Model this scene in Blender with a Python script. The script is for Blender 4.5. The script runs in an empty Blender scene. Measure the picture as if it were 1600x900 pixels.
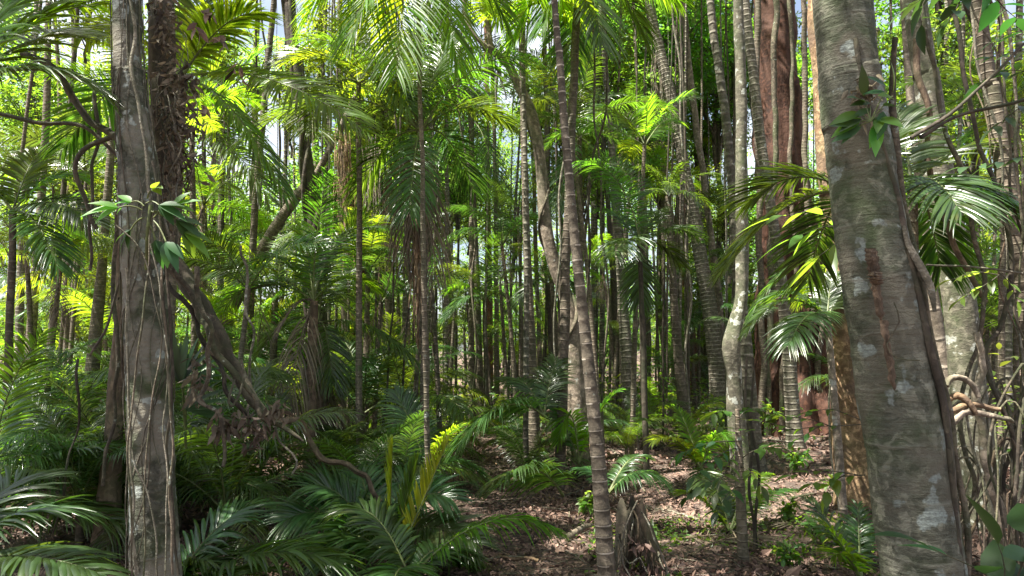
import bpy, math, random
import numpy as np
from math import radians as RD, pi, sin, cos
from mathutils import Vector, noise

random.seed(7)
RNG = np.random.default_rng(7)
sc = bpy.context.scene
COL = sc.collection

# ------------------------------------------------------------------ camera, sky, sun, exposure
FPX = 1100.0                      # focal length in pixels of the 1600-wide photograph
PITCH = math.atan2(98, FPX)
CAM_Z = 1.6
cam_d = bpy.data.cameras.new('camera')
cam = bpy.data.objects.new('camera', cam_d)
COL.objects.link(cam)
cam.location = (0, 0, CAM_Z)
cam.rotation_euler = (pi / 2 + PITCH, 0, 0)
cam_d.sensor_width = 36
cam_d.lens = FPX / 1600 * 36
cam_d.clip_start = 0.05
cam_d.clip_end = 2000
sc.camera = cam

SUN_EL, SUN_AZ = RD(66), RD(-108)          # azimuth measured from +Y (view direction) towards +X
world = bpy.data.worlds.new('World')
sc.world = world
world.use_nodes = True
wn = world.node_tree
bg = wn.nodes['Background']
sky = wn.nodes.new('ShaderNodeTexSky')
sky.sky_type = 'NISHITA'
sky.sun_disc = False
sky.sun_elevation = SUN_EL
sky.sun_rotation = SUN_AZ
sky.air_density = 1.0
sky.dust_density = 2.5
# thin broken cloud over the blue
wtc = wn.nodes.new('ShaderNodeTexCoord')
wno = wn.nodes.new('ShaderNodeTexNoise')
wno.inputs['Scale'].default_value = 3.2
wno.inputs['Detail'].default_value = 6.0
wn.links.new(wtc.outputs['Generated'], wno.inputs['Vector'])
wmr = wn.nodes.new('ShaderNodeMapRange')
for i_, v_ in enumerate((0.42, 0.60, 0.15, 0.92)):
    wmr.inputs[i_ + 1].default_value = v_
wn.links.new(wno.outputs[0], wmr.inputs[0])
wmx = wn.nodes.new('ShaderNodeMix')
wmx.data_type = 'RGBA'
wmx.inputs[7].default_value = (5.6, 5.9, 6.4, 1)
wn.links.new(wmr.outputs[0], wmx.inputs[0])
wn.links.new(sky.outputs[0], wmx.inputs[6])
wn.links.new(wmx.outputs[2], bg.inputs[0])
bg.inputs[1].default_value = 0.05
sd = bpy.data.lights.new('sun', 'SUN')
sun = bpy.data.objects.new('sun', sd)
COL.objects.link(sun)
sd.energy = 5.0
sd.angle = RD(0.5)
sd.color = (1.0, 0.95, 0.86)
dsun = Vector((sin(SUN_AZ) * cos(SUN_EL), cos(SUN_AZ) * cos(SUN_EL), sin(SUN_EL)))
sun.rotation_euler = dsun.to_track_quat('Z', 'Y').to_euler()
sc.view_settings.view_transform = 'Standard'
sc.view_settings.look = 'None'
sc.view_settings.gamma = 1
sc.view_settings.exposure = 2.3
sc.render.engine = 'CYCLES'
sc.cycles.max_bounces = 8
sc.cycles.diffuse_bounces = 4
sc.cycles.glossy_bounces = 2
sc.cycles.transmission_bounces = 4
sc.cycles.use_denoising = True

# ------------------------------------------------------------------ pixel to world helpers
CP, SP = cos(PITCH), sin(PITCH)


def W(px, py, d):
    """the point at forward distance d (metres) seen at photo pixel (px, py)"""
    u = (450 - py) / FPX
    x = (px - 800) / FPX
    fy = CP - SP * u
    fz = SP + CP * u
    s = d / fy
    return np.array((x * s, d, CAM_Z + fz * s))


def gh(x, y):
    h = 0.10 * sin(x * 0.55 + 1.3) * cos(y * 0.42) + 0.05 * sin(x * 1.7 + y * 1.1)
    h += 0.03 * noise.noise(Vector((x * 1.5, y * 1.5, 0.0)))
    h *= min(1.0, max(0.25, (y - 2) / 6))
    far = max(0.0, y - 26)
    return h + 0.018 * far


def ypix(d):
    return 548 + CAM_Z * FPX / d


def WX(px, d):
    return (px - 800) / FPX * d * 1.0


def PX(p):
    """photo x pixel of a world point"""
    fwd = p[1] * CP + (p[2] - CAM_Z) * SP
    return 800 + FPX * p[0] / max(fwd, 0.1)


# ------------------------------------------------------------------ materials
def new_mat(name):
    m = bpy.data.materials.new(name)
    m.use_nodes = True
    nt = m.node_tree
    nt.nodes.clear()
    out = nt.nodes.new('ShaderNodeOutputMaterial')
    return m, nt, out


def nd(nt, t, **kw):
    n = nt.nodes.new(t)
    for k, v in kw.items():
        if k.startswith('i_'):
            key = k[2:]
            key = int(key) if key.isdigit() else key.replace('_', ' ')
            n.inputs[key].default_value = v
        else:
            setattr(n, k, v)
    return n


def mth(nt, op, a, b=None, c=None, clamp=False):
    n = nt.nodes.new('ShaderNodeMath')
    n.operation = op
    n.use_clamp = clamp
    for i, v in enumerate((a, b, c)):
        if v is None:
            continue
        if isinstance(v, (int, float)):
            n.inputs[i].default_value = v
        else:
            nt.links.new(v, n.inputs[i])
    return n.outputs[0]


def mrange(nt, v, a, b, c, d):
    n = nt.nodes.new('ShaderNodeMapRange')
    nt.links.new(v, n.inputs[0])
    for i, x in enumerate((a, b, c, d)):
        n.inputs[i + 1].default_value = x
    return n.outputs[0]


def mixc(nt, fac, a, b, mode='MIX'):
    n = nt.nodes.new('ShaderNodeMix')
    n.data_type = 'RGBA'
    n.blend_type = mode
    for i, v in ((0, fac), (6, a), (7, b)):
        if isinstance(v, (int, float)):
            n.inputs[i].default_value = v
        elif isinstance(v, tuple):
            n.inputs[i].default_value = (*v[:3], 1)
        else:
            nt.links.new(v, n.inputs[i])
    return n.outputs[2]


def leafmat(name, col, tcol, rough=0.38, t=0.42, vv=0.45, hv=0.03, spec=0.5, dry=0.0):
    m, nt, out = new_mat(name)
    geo = nd(nt, 'ShaderNodeNewGeometry')
    oi = nd(nt, 'ShaderNodeObjectInfo')
    r1 = geo.outputs['Random Per Island']
    r2 = oi.outputs['Random']
    val = mth(nt, 'MULTIPLY', mrange(nt, r1, 0, 1, 1 - vv, 1 + vv), mrange(nt, r2, 0, 1, 0.8, 1.2))
    hue = mth(nt, 'ADD', mrange(nt, r2, 0, 1, 0.5 - hv, 0.5 + hv), mrange(nt, r1, 0, 1, -hv * .5, hv * .5))

    def hsv(c):
        h = nd(nt, 'ShaderNodeHueSaturation')
        h.inputs['Color'].default_value = (*c, 1)
        nt.links.new(hue, h.inputs['Hue'])
        nt.links.new(val, h.inputs['Value'])
        return h.outputs[0]
    c1, c2 = hsv(col), hsv(tcol)
    tc = nd(nt, 'ShaderNodeTexCoord')
    no = nd(nt, 'ShaderNodeTexNoise', i_Scale=7.0, i_Detail=3.0)
    nt.links.new(tc.outputs['Object'], no.inputs['Vector'])
    c1 = mixc(nt, mrange(nt, no.outputs[0], 0.35, 0.7, 0.0, 0.45), c1, tuple(x * 0.55 for x in col))
    if dry:
        n2 = nd(nt, 'ShaderNodeTexNoise', i_Scale=2.3, i_Detail=2.0)
        nt.links.new(tc.outputs['Object'], n2.inputs['Vector'])
        f = mrange(nt, n2.outputs[0], 0.62, 0.72, 0.0, dry)
        c1 = mixc(nt, f, c1, (0.22, 0.17, 0.07))
        c2 = mixc(nt, f, c2, (0.2, 0.16, 0.06))
    p = nd(nt, 'ShaderNodeBsdfPrincipled', i_Roughness=rough)
    p.inputs['Specular IOR Level'].default_value = spec
    nt.links.new(c1, p.inputs['Base Color'])
    rr = mrange(nt, r1, 0, 1, rough - .08, rough + .14)
    nt.links.new(rr, p.inputs['Roughness'])
    tr = nd(nt, 'ShaderNodeBsdfTranslucent')
    nt.links.new(c2, tr.inputs[0])
    mx = nd(nt, 'ShaderNodeMixShader', i_0=t)
    nt.links.new(p.outputs[0], mx.inputs[1])
    nt.links.new(tr.outputs[0], mx.inputs[2])
    nt.links.new(mx.outputs[0], out.inputs[0])
    return m


def barkmat(name, c1, c2, lichen=None, lthr=0.6, lscale=6.0, ring=0.0, ringw=0.12, ringc=None, streak=0.0,
            bump=0.5, moss=0.0, fine=35.0, rough=0.85, patch=None, wrinkle=0.0, ringb=0.9, blotch=0.45):
    """c1/c2 mottled base; lichen patches; ring = rings per metre along the trunk (UV v); streak = vertical fibres"""
    m, nt, out = new_mat(name)
    tc = nd(nt, 'ShaderNodeTexCoord')
    oi = nd(nt, 'ShaderNodeObjectInfo')
    rnd = oi.outputs['Random']
    off = nd(nt, 'ShaderNodeVectorMath', operation='ADD')
    nt.links.new(tc.outputs['Object'], off.inputs[0])
    nt.links.new(mth(nt, 'MULTIPLY', rnd, 37.0), off.inputs[1])
    ob = off.outputs[0]
    sep = nd(nt, 'ShaderNodeSeparateXYZ')
    nt.links.new(tc.outputs['UV'], sep.inputs[0])
    v = sep.outputs[1]
    mp = nd(nt, 'ShaderNodeMapping')
    sx = 1.0
    mp.inputs['Scale'].default_value = (sx, sx, 1 - 0.85 * streak if streak else 1.6)
    nt.links.new(ob, mp.inputs[0])
    n1 = nd(nt, 'ShaderNodeTexNoise', i_Scale=5.0, i_Detail=6.0, i_Roughness=0.65)
    nt.links.new(mp.outputs[0], n1.inputs['Vector'])
    n2 = nd(nt, 'ShaderNodeTexNoise', i_Scale=fine, i_Detail=5.0, i_Roughness=0.7)
    nt.links.new(mp.outputs[0], n2.inputs['Vector'])
    col = mixc(nt, mrange(nt, n1.outputs[0], 0.35, 0.65, 0, 1), c1, c2)
    col = mixc(nt, mrange(nt, n2.outputs[0], 0.3, 0.75, 0.0, 0.7), col, tuple(x * 0.35 for x in c2))
    hgt = mth(nt, 'ADD', mth(nt, 'MULTIPLY', n2.outputs[0], 0.5), mth(nt, 'MULTIPLY', n1.outputs[0], 0.6))
    nb = nd(nt, 'ShaderNodeTexNoise', i_Scale=15.0, i_Detail=4.0, i_Roughness=0.6, i_Distortion=0.6)
    nt.links.new(ob, nb.inputs['Vector'])
    col = mixc(nt, mrange(nt, nb.outputs[0], 0.53, 0.60, 0, blotch), col, tuple(x * 1.55 for x in c1))
    col = mixc(nt, mrange(nt, nb.outputs[0], 0.44, 0.38, 0, blotch), col, tuple(x * 0.45 for x in c2))
    hgt = mth(nt, 'ADD', hgt, mth(nt, 'MULTIPLY', nb.outputs[0], 0.5))
    if moss:
        n4 = nd(nt, 'ShaderNodeTexNoise', i_Scale=2.2, i_Detail=5.0, i_Roughness=0.7)
        nt.links.new(ob, n4.inputs['Vector'])
        col = mixc(nt, mrange(nt, n4.outputs[0], 0.45, 0.65, 0, moss), col, (0.05, 0.075, 0.025))
    if patch:
        n5 = nd(nt, 'ShaderNodeTexNoise', i_Scale=3.3, i_Detail=3.0, i_Roughness=0.5)
        mp5 = nd(nt, 'ShaderNodeMapping')
        mp5.inputs['Location'].default_value = (3.1, 7.7, 1.9)
        nt.links.new(ob, mp5.inputs[0])
        nt.links.new(mp5.outputs[0], n5.inputs['Vector'])
        col = mixc(nt, mrange(nt, n5.outputs[0], 0.5, 0.58, 0, 0.75), col, patch)
    if lichen:
        n3 = nd(nt, 'ShaderNodeTexNoise', i_Scale=lscale, i_Detail=4.0, i_Roughness=0.55)
        nt.links.new(ob, n3.inputs['Vector'])
        f = mrange(nt, n3.outputs[0], lthr, lthr + 0.035, 0, 0.85)
        n6 = nd(nt, 'ShaderNodeTexNoise', i_Scale=60.0, i_Detail=2.0)
        nt.links.new(ob, n6.inputs['Vector'])
        lc = mixc(nt, mrange(nt, n6.outputs[0], 0.35, 0.65, 0, 1), lichen, tuple(x * 0.6 for x in lichen))
        col = mixc(nt, f, col, lc)
    if ring:
        nz = nd(nt, 'ShaderNodeTexNoise', i_Scale=3.0, i_Detail=3.0)
        nt.links.new(ob, nz.inputs['Vector'])
        vv = mth(nt, 'ADD', mth(nt, 'MULTIPLY', v, mth(nt, 'MULTIPLY_ADD', rnd, 0.6 * ring, 0.75 * ring)), mth(nt, 'MULTIPLY', nz.outputs[0], min(0.9, ring * 0.085)))
        fr = mth(nt, 'FRACT', vv)
        band = mth(nt, 'LESS_THAN', fr, ringw)
        soft = mrange(nt, mth(nt, 'ABSOLUTE', mth(nt, 'SUBTRACT', fr, 0.5)), 0.5 - ringw, 0.5, 0, 1)
        brk = mrange(nt, n1.outputs[0], 0.42, 0.6, 0.0, 0.9)
        col = mixc(nt, mth(nt, 'MULTIPLY', soft, brk), col, ringc or c1)
        hgt = mth(nt, 'ADD', hgt, mth(nt, 'MULTIPLY', soft, ringb))
    if wrinkle:
        mpw = nd(nt, 'ShaderNodeMapping')
        mpw.inputs['Scale'].default_value = (2.0, 2.0, 26.0)
        nt.links.new(ob, mpw.inputs[0])
        nw = nd(nt, 'ShaderNodeTexNoise', i_Scale=1.6, i_Detail=4.0, i_Roughness=0.6)
        nt.links.new(mpw.outputs[0], nw.inputs['Vector'])
        wf = mrange(nt, nw.outputs[0], 0.5, 0.62, 0, wrinkle)
        col = mixc(nt, wf, col, tuple(min(1, x * 1.5) for x in c2))
        hgt = mth(nt, 'ADD', hgt, mth(nt, 'MULTIPLY', nw.outputs[0], 1.0 * wrinkle + .4))
    hv = nd(nt, 'ShaderNodeHueSaturation')
    nt.links.new(col, hv.inputs['Color'])
    nt.links.new(mrange(nt, rnd, 0, 1, 0.75, 1.2), hv.inputs['Value'])
    col = hv.outputs[0]
    p = nd(nt, 'ShaderNodeBsdfPrincipled', i_Roughness=rough)
    p.inputs['Specular IOR Level'].default_value = 0.3
    nt.links.new(col, p.inputs['Base Color'])
    b = nd(nt, 'ShaderNodeBump', i_Strength=bump, i_Distance=0.02)
    nt.links.new(hgt, b.inputs['Height'])
    nt.links.new(b.outputs[0], p.inputs['Normal'])
    nt.links.new(p.outputs[0], out.inputs[0])
    return m


def drymat(name, col, vv=0.5, rough=0.7, t=0.15):
    return leafmat(name, col, tuple(x * 1.2 for x in col), rough=rough, t=t, vv=vv, hv=0.02, spec=0.35)


M = {}
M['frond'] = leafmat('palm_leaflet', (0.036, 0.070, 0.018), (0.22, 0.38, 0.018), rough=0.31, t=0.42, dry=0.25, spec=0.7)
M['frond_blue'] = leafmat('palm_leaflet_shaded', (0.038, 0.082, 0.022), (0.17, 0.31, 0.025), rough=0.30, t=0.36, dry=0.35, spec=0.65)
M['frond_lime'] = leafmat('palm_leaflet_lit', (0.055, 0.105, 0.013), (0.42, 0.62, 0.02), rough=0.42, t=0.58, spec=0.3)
M['frond_young'] = leafmat('palm_leaflet_young', (0.26, 0.34, 0.02), (0.55, 0.66, 0.03), rough=0.4, t=0.45, vv=0.2)
M['rachis'] = barkmat('frond_rachis', (0.13, 0.17, 0.05), (0.10, 0.11, 0.04), bump=0.15, rough=0.5)
M['dead'] = drymat('dead_frond', (0.15, 0.115, 0.08))
M['debris'] = drymat('caught_debris', (0.12, 0.09, 0.065), vv=0.8)
M['litter'] = drymat('fallen_leaves', (0.165, 0.105, 0.080), vv=0.9)
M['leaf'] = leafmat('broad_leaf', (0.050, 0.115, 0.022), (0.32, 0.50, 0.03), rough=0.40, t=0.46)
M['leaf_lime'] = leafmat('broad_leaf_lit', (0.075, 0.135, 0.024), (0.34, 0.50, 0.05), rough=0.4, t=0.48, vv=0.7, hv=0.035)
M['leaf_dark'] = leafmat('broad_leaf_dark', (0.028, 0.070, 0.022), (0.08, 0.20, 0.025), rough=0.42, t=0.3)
M['bark_hero'] = barkmat('lichened_grey_bark', (0.175, 0.170, 0.130), (0.078, 0.082, 0.055), lichen=(0.30, 0.34, 0.31), lthr=0.595,
                         lscale=7.0, ring=4.6, ringw=0.05, ringc=(0.20, 0.19, 0.15), ringb=0.15, blotch=0.6, moss=0.8, bump=1.0, wrinkle=0.22, patch=(0.14, 0.125, 0.095), fine=48)
M['bark_left'] = barkmat('mossy_grey_bark', (0.145, 0.14, 0.11), (0.06, 0.058, 0.042), lichen=(0.40, 0.44, 0.40), lthr=0.585,
                         lscale=9, ring=3.1, ringw=0.04, ringc=(0.15, 0.14, 0.11), ringb=0.12, blotch=0.65, moss=0.7, bump=1.0, wrinkle=0.08, fine=45, patch=(0.22, 0.20, 0.16))
M['bark_ring'] = barkmat('ringed_palm_bark', (0.14, 0.115, 0.085), (0.07, 0.058, 0.04), bump=0.6, lichen=(0.3, 0.33, 0.26), lthr=0.68, lscale=14, fine=60)
M['ring_edge'] = barkmat('leaf_scar', (0.46, 0.41, 0.33), (0.33, 0.29, 0.22), bump=0.2)
M['bark_palm'] = barkmat('grey_palm_bark', (0.18, 0.16, 0.122), (0.085, 0.074, 0.052), ring=9.0, ringw=0.2, ringc=(0.36, 0.33, 0.27),
                         lichen=(0.42, 0.44, 0.38), lthr=0.66, lscale=8, bump=0.6, moss=0.45)
M['bark_palm2'] = barkmat('brown_palm_bark', (0.17, 0.135, 0.10), (0.09, 0.072, 0.05), ring=13.0, ringw=0.13, ringc=(0.21, 0.18, 0.14),
                          bump=0.5, moss=0.35, lichen=(0.3, 0.33, 0.28), lthr=0.68)
M['bark_red'] = barkmat('red_fibrous_bark', (0.14, 0.062, 0.038), (0.050, 0.024, 0.017), streak=1.0, bump=1.0, fine=28, patch=(0.12, 0.06, 0.04))
M['bark_brown'] = barkmat('flaking_brown_bark', (0.36, 0.24, 0.14), (0.15, 0.085, 0.045), bump=1.0, streak=0.3, fine=20, moss=0.4, patch=(0.09, 0.06, 0.04))
M['bark_dark'] = barkmat('dark_bark', (0.085, 0.066, 0.048), (0.045, 0.036, 0.027), streak=0.6, bump=0.7, moss=0.4)
M['bark_pale'] = barkmat('pale_papery_bark', (0.29, 0.235, 0.18), (0.13, 0.10, 0.075), streak=0.5, bump=0.9, moss=0.5, lichen=(0.4, 0.4, 0.35), lthr=0.64, lscale=9)
M['vine'] = barkmat('liana_bark', (0.15, 0.12, 0.085), (0.06, 0.048, 0.034), streak=0.4, bump=1.0, fine=60, moss=0.6, lichen=(0.3, 0.32, 0.26), lthr=0.64, lscale=20)
M['vine_pale'] = barkmat('pale_root', (0.22, 0.195, 0.15), (0.10, 0.088, 0.062), bump=1.0, fine=60, moss=0.4, lichen=(0.36, 0.37, 0.31), lthr=0.62, lscale=20)


# ------------------------------------------------------------------ mesh building
class MB:
    def __init__(s):
        s.v, s.f, s.uv, s.mi, s.n = [], [], [], [], 0

    def add(s, v, f, mi=0, uv=None):
        v = np.asarray(v, float).reshape(-1, 3)
        f = np.asarray(f, int).reshape(-1, 4)
        s.v.append(v)
        s.f.append(f + s.n)
        s.mi.append(np.full(len(f), mi, int))
        s.uv.append(np.zeros((len(v), 2)) if uv is None else np.asarray(uv, float))
        s.n += len(v)

    def mesh(s, name, mats, smooth=True):
        v = np.concatenate(s.v)
        f = np.concatenate(s.f)
        mi = np.concatenate(s.mi)
        uv = np.concatenate(s.uv)
        me = bpy.data.meshes.new(name)
        me.vertices.add(len(v))
        me.vertices.foreach_set('co', v.ravel().astype(np.float32))
        me.loops.add(len(f) * 4)
        me.loops.foreach_set('vertex_index', f.ravel().astype(np.int32))
        me.polygons.add(len(f))
        me.polygons.foreach_set('loop_start', (np.arange(len(f)) * 4).astype(np.int32))
        me.polygons.foreach_set('loop_total', np.full(len(f), 4, np.int32))
        me.polygons.foreach_set('material_index', mi.astype(np.int32))
        me.polygons.foreach_set('use_smooth', np.full(len(f), smooth, bool))
        ul = me.uv_layers.new(name='UVMap')
        ul.data.foreach_set('uv', uv[f.ravel()].ravel().astype(np.float32))
        for m in mats:
            me.materials.append(m)
        me.update(calc_edges=True)
        return me


def nrm(a):
    return a / (np.linalg.norm(a, axis=-1, keepdims=True) + 1e-9)


def smooth_path(P, step=0.15):
    """Catmull-Rom through the control points, also used on extra columns (radius)"""
    P = np.asarray(P, float)
    if len(P) == 2:
        n = max(2, int(np.linalg.norm(P[1, :3] - P[0, :3]) / step) + 1)
        t = np.linspace(0, 1, n)[:, None]
        return P[0] * (1 - t) + P[1] * t
    Q = np.vstack([2 * P[0] - P[1], P, 2 * P[-1] - P[-2]])
    out = []
    for i in range(1, len(Q) - 2):
        n = max(2, int(np.linalg.norm(Q[i + 1, :3] - Q[i, :3]) / step) + 1)
        t = np.linspace(0, 1, n, endpoint=False)[:, None]
        a, b, c, d = Q[i - 1], Q[i], Q[i + 1], Q[i + 2]
        out.append(0.5 * (2 * b + (c - a) * t + (2 * a - 5 * b + 4 * c - d) * t ** 2 + (3 * b - a - 3 * c + d) * t ** 3))
    out.append(P[-1:])
    return np.vstack(out)


def frames(P):
    T = np.gradient(P, axis=0)
    T = nrm(T)
    ref = np.array((0.0, 1.0, 0.0)) if abs(T[:, 2]).mean() > 0.6 else np.array((0.0, 0.0, 1.0))
    A = nrm(np.cross(T, ref))
    B = np.cross(T, A)
    return T, A, B


def tube(mb, P, r, sides=8, mi=0, lump=0.0, seed=0, cap=True, flute=0.0, flutes=5, rough=0.0, scars=0.0):
    """P (n,3) path, r radius (scalar or (n,)); lump adds uneven bark; flute adds lobes round the stem"""
    P = np.asarray(P, float)
    n = len(P)
    r = np.broadcast_to(np.asarray(r, float), (n,))
    T, A, B = frames(P)
    th = np.linspace(0, 2 * pi, sides + 1)
    L = np.concatenate([[0], np.cumsum(np.linalg.norm(np.diff(P, axis=0), axis=1))])
    R = np.repeat(r[:, None], sides + 1, 1).copy()
    if lump:
        rr = np.random.default_rng(seed)
        for k in range(6):
            kk = rr.integers(1, 5)
            fq = rr.uniform(1.0, 9.0)
            R *= 1 + lump / 3 * np.sin(kk * th[None, :] + fq * L[:, None] + rr.uniform(0, 6))
    if np.any(flute):
        rr = np.random.default_rng(seed + 5)
        ph = rr.uniform(0, 6)
        fl = np.broadcast_to(np.asarray(flute, float), (n,))[:, None]
        R *= 1 + fl * (np.abs(np.cos(flutes / 2 * th[None, :] + ph + 0.15 * L[:, None])) ** 1.5 - 0.35)
    if rough or scars:
        rr = np.random.default_rng(seed + 77)
        D0 = (A[:, None, :] * np.cos(th)[None, :, None] + B[:, None, :] * np.sin(th)[None, :, None])
        Q0 = P[:, None, :] + R[..., None] * D0
        dz = np.zeros_like(R)
        for a_ in range(n):
            for b_ in range(sides):
                q_ = Vector(Q0[a_, b_])
                dz[a_, b_] = rough * (noise.noise(q_ * 7) * 1.2 + noise.noise(q_ * 19) * .7 + noise.noise(q_ * 47) * .4)
        if scars:
            wv = 0.012 * np.sin(th + 1.0) + 0.006 * np.sin(3 * th)
            x_ = 0.1
            while x_ < L[-1]:
                amp = scars * rr.uniform(.3, 1.0) * np.clip(0.5 + 0.8 * np.sin(th * rr.integers(1, 4) + rr.uniform(0, 6)), 0, 1)
                dz += amp[None, :] * np.exp(-((L[:, None] - x_ - wv[None, :] * rr.uniform(.5, 2)) / 0.007) ** 2)
                x_ += rr.uniform(.09, .26)
        dz[:, -1] = dz[:, 0]
        R = R + dz
    V = P[:, None, :] + R[..., None] * (A[:, None, :] * np.cos(th)[None, :, None] + B[:, None, :] * np.sin(th)[None, :, None])
    uv = np.stack(np.broadcast_arrays(th[None, :] / (2 * pi), L[:, None]), -1)
    idx = np.arange(n * (sides + 1)).reshape(n, sides + 1)
    F = np.stack([idx[:-1, :-1], idx[:-1, 1:], idx[1:, 1:], idx[1:, :-1]], -1).reshape(-1, 4)
    mb.add(V.reshape(-1, 3), F, mi, uv.reshape(-1, 2))
    if cap:
        for e, s in ((0, 1), (n - 1, -1)):
            c = P[e]
            m = sides // 2
            ring = V[e, :sides]
            vv = np.vstack([ring, c[None]])
            q = [(i, (i + 1) % sides, sides, sides) for i in range(sides)]
            # quads only: pair neighbouring triangles
            q = [(2 * i, 2 * i + 1, (2 * i + 2) % sides, sides) for i in range(m)]
            mb.add(vv, q, mi, np.tile([[0.0, L[e]]], (sides + 1, 1)))


def wobble(P, amp, seed=0, freq=1.5):
    P = np.array(P, float)
    for i in range(len(P)):
        q = Vector(P[i, :3] * freq + seed * 3.7)
        P[i, :3] += amp * np.array(noise.noise_vector(q))
    return P


def frond(mb, P, n=44, ll=0.5, lw=0.034, droop=0.45, vee=0.22, seg=4, roll=0.0, seed=0, s0=0.14, crease=True,
          ang=(68, 26), rr=0.011, lmi=0, rmi=1, prof=0.55, side=None, gap=0.05, jit=1.25):
    """a feather palm leaf along path P: leaflets both sides of a tapering rachis"""
    rg = np.random.default_rng(seed)
    P = np.asarray(P, float)
    L = np.concatenate([[0], np.cumsum(np.linalg.norm(np.diff(P, axis=0), axis=1))])
    tot = L[-1]
    T = nrm(np.gradient(P, axis=0))
    up = np.array((0.0, 0, 1.0))
    hor = nrm(P[-1] - P[0])
    if side is None:
        S0 = np.cross(T, up)
        base = nrm(np.cross(hor, up)) if abs(hor[2]) < 0.97 else np.array((1.0, 0, 0))
        S0 = nrm(S0 * 0.6 + base * 0.8)
    else:
        S0 = nrm(np.tile(np.asarray(side, float), (len(P), 1)))
    S0 = nrm(S0 - (S0 * T).sum(1, keepdims=True) * T)
    N0 = np.cross(S0, T)
    N0 *= np.sign(N0[:, 2].mean() + 1e-6)
    c, s_ = cos(roll), sin(roll)
    S = S0 * c + N0 * s_
    N = N0 * c - S0 * s_
    sp = np.linspace(s0, 0.995, n)
    for sg in (-1, 1):
        s = np.clip(sp + rg.uniform(-1, 1, n) * 0.3 / n * jit, 0, 1)
        keep = rg.uniform(0, 1, n) > gap
        s = s[keep]
        m = len(s)

        def ip(A):
            return np.stack([np.interp(s * tot, L, A[:, k]) for k in range(3)], -1)
        p, t, S1, N1 = ip(P), nrm(ip(T)), nrm(ip(S)), nrm(ip(N))
        u = np.clip((s - s0) / (1 - s0), 0, 1)
        a = np.radians(ang[0] + (ang[1] - ang[0]) * u ** 1.2 + rg.normal(0, 3.0 * jit, m))
        d = t * np.cos(a)[:, None] + sg * S1 * np.sin(a)[:, None] + N1 * (vee + rg.normal(0, 0.05 * jit, m))[:, None]
        d = nrm(d)
        pf = (np.sin(pi * (0.12 + 0.82 * u)) ** prof)
        l = ll * pf * rg.uniform(0.9, 1.08, m)
        w = lw * (0.35 + 0.65 * pf) * rg.uniform(0.85, 1.15, m)
        wd = nrm(np.cross(d, N1))
        tw = rg.normal(0, 0.22 * jit, m)[:, None]
        wd = nrm(wd * np.cos(tw) + N1 * np.sin(tw))
        nn = nrm(np.cross(wd, d))
        us = np.linspace(0, 1, seg + 1)
        wp = np.interp(us, [0, 0.12, 0.4, 0.7, 1], [0.35, 0.85, 1.0, 0.72, 0.04])
        dr = droop * rg.uniform(0.7, 1.35, m)
        c3 = p[:, None, :] + d[:, None, :] * (l[:, None] * us)[..., None] - up * (dr[:, None] * l[:, None] * us ** 2.1)[..., None]
        hw = (w[:, None] * wp)[..., None] * 0.5
        a_ = c3 - wd[:, None, :] * hw
        b_ = c3 + wd[:, None, :] * hw
        if crease:
            cc = c3 + nn[:, None, :] * hw * 0.45
            V = np.stack([a_, cc, b_], 2)
            k = 3
        else:
            V = np.stack([a_, b_], 2)
            k = 2
        idx = np.arange(m * (seg + 1) * k).reshape(m, seg + 1, k)
        F = np.stack([idx[:, :-1, :-1], idx[:, :-1, 1:], idx[:, 1:, 1:], idx[:, 1:, :-1]], -1)
        mb.add(V.reshape(-1, 3), F.reshape(-1, 4), lmi)
    rad = np.interp(L / tot, [0, 0.15, 1], [1.6 * rr, rr, 0.12 * rr])
    tube(mb, P, rad, 5, rmi, cap=False)


def arc(B, Tp, lift, n=12, fwd=0.5):
    B, Tp = np.asarray(B, float), np.asarray(Tp, float)
    C = B * (1 - fwd) + Tp * fwd + np.array((0, 0, lift))
    t = np.linspace(0, 1, n)[:, None]
    return (1 - t) ** 2 * B + 2 * t * (1 - t) * C + t ** 2 * Tp


# ------------------------------------------------------------------ object helpers
def empty(name, loc, label=None, cat=None, group=None, kind=None):
    o = bpy.data.objects.new(name, None)
    COL.objects.link(o)
    o.location = tuple(float(x) for x in loc)
    o.empty_display_size = 0.2
    tag(o, label, cat, group, kind)
    return o


def tag(o, label=None, cat=None, group=None, kind=None):
    if label:
        o['label'] = label
    if cat:
        o['category'] = cat
    if group:
        o['group'] = group
    if kind:
        o['kind'] = kind
    return o


def part(name, me, parent=None, loc=(0, 0, 0), rot=(0, 0, 0), scale=1.0, label=None):
    o = bpy.data.objects.new(name, me)
    COL.objects.link(o)
    o.parent = parent
    o.location = tuple(float(x) for x in loc)
    o.rotation_euler = rot
    o.scale = (scale, scale, scale) if isinstance(scale, (int, float)) else scale
    if label:
        o['label'] = label
    return o


AUTO = []


def auto(o, kind, p):
    AUTO.append((o, kind, float(PX(p)), float(p[1])))


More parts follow.
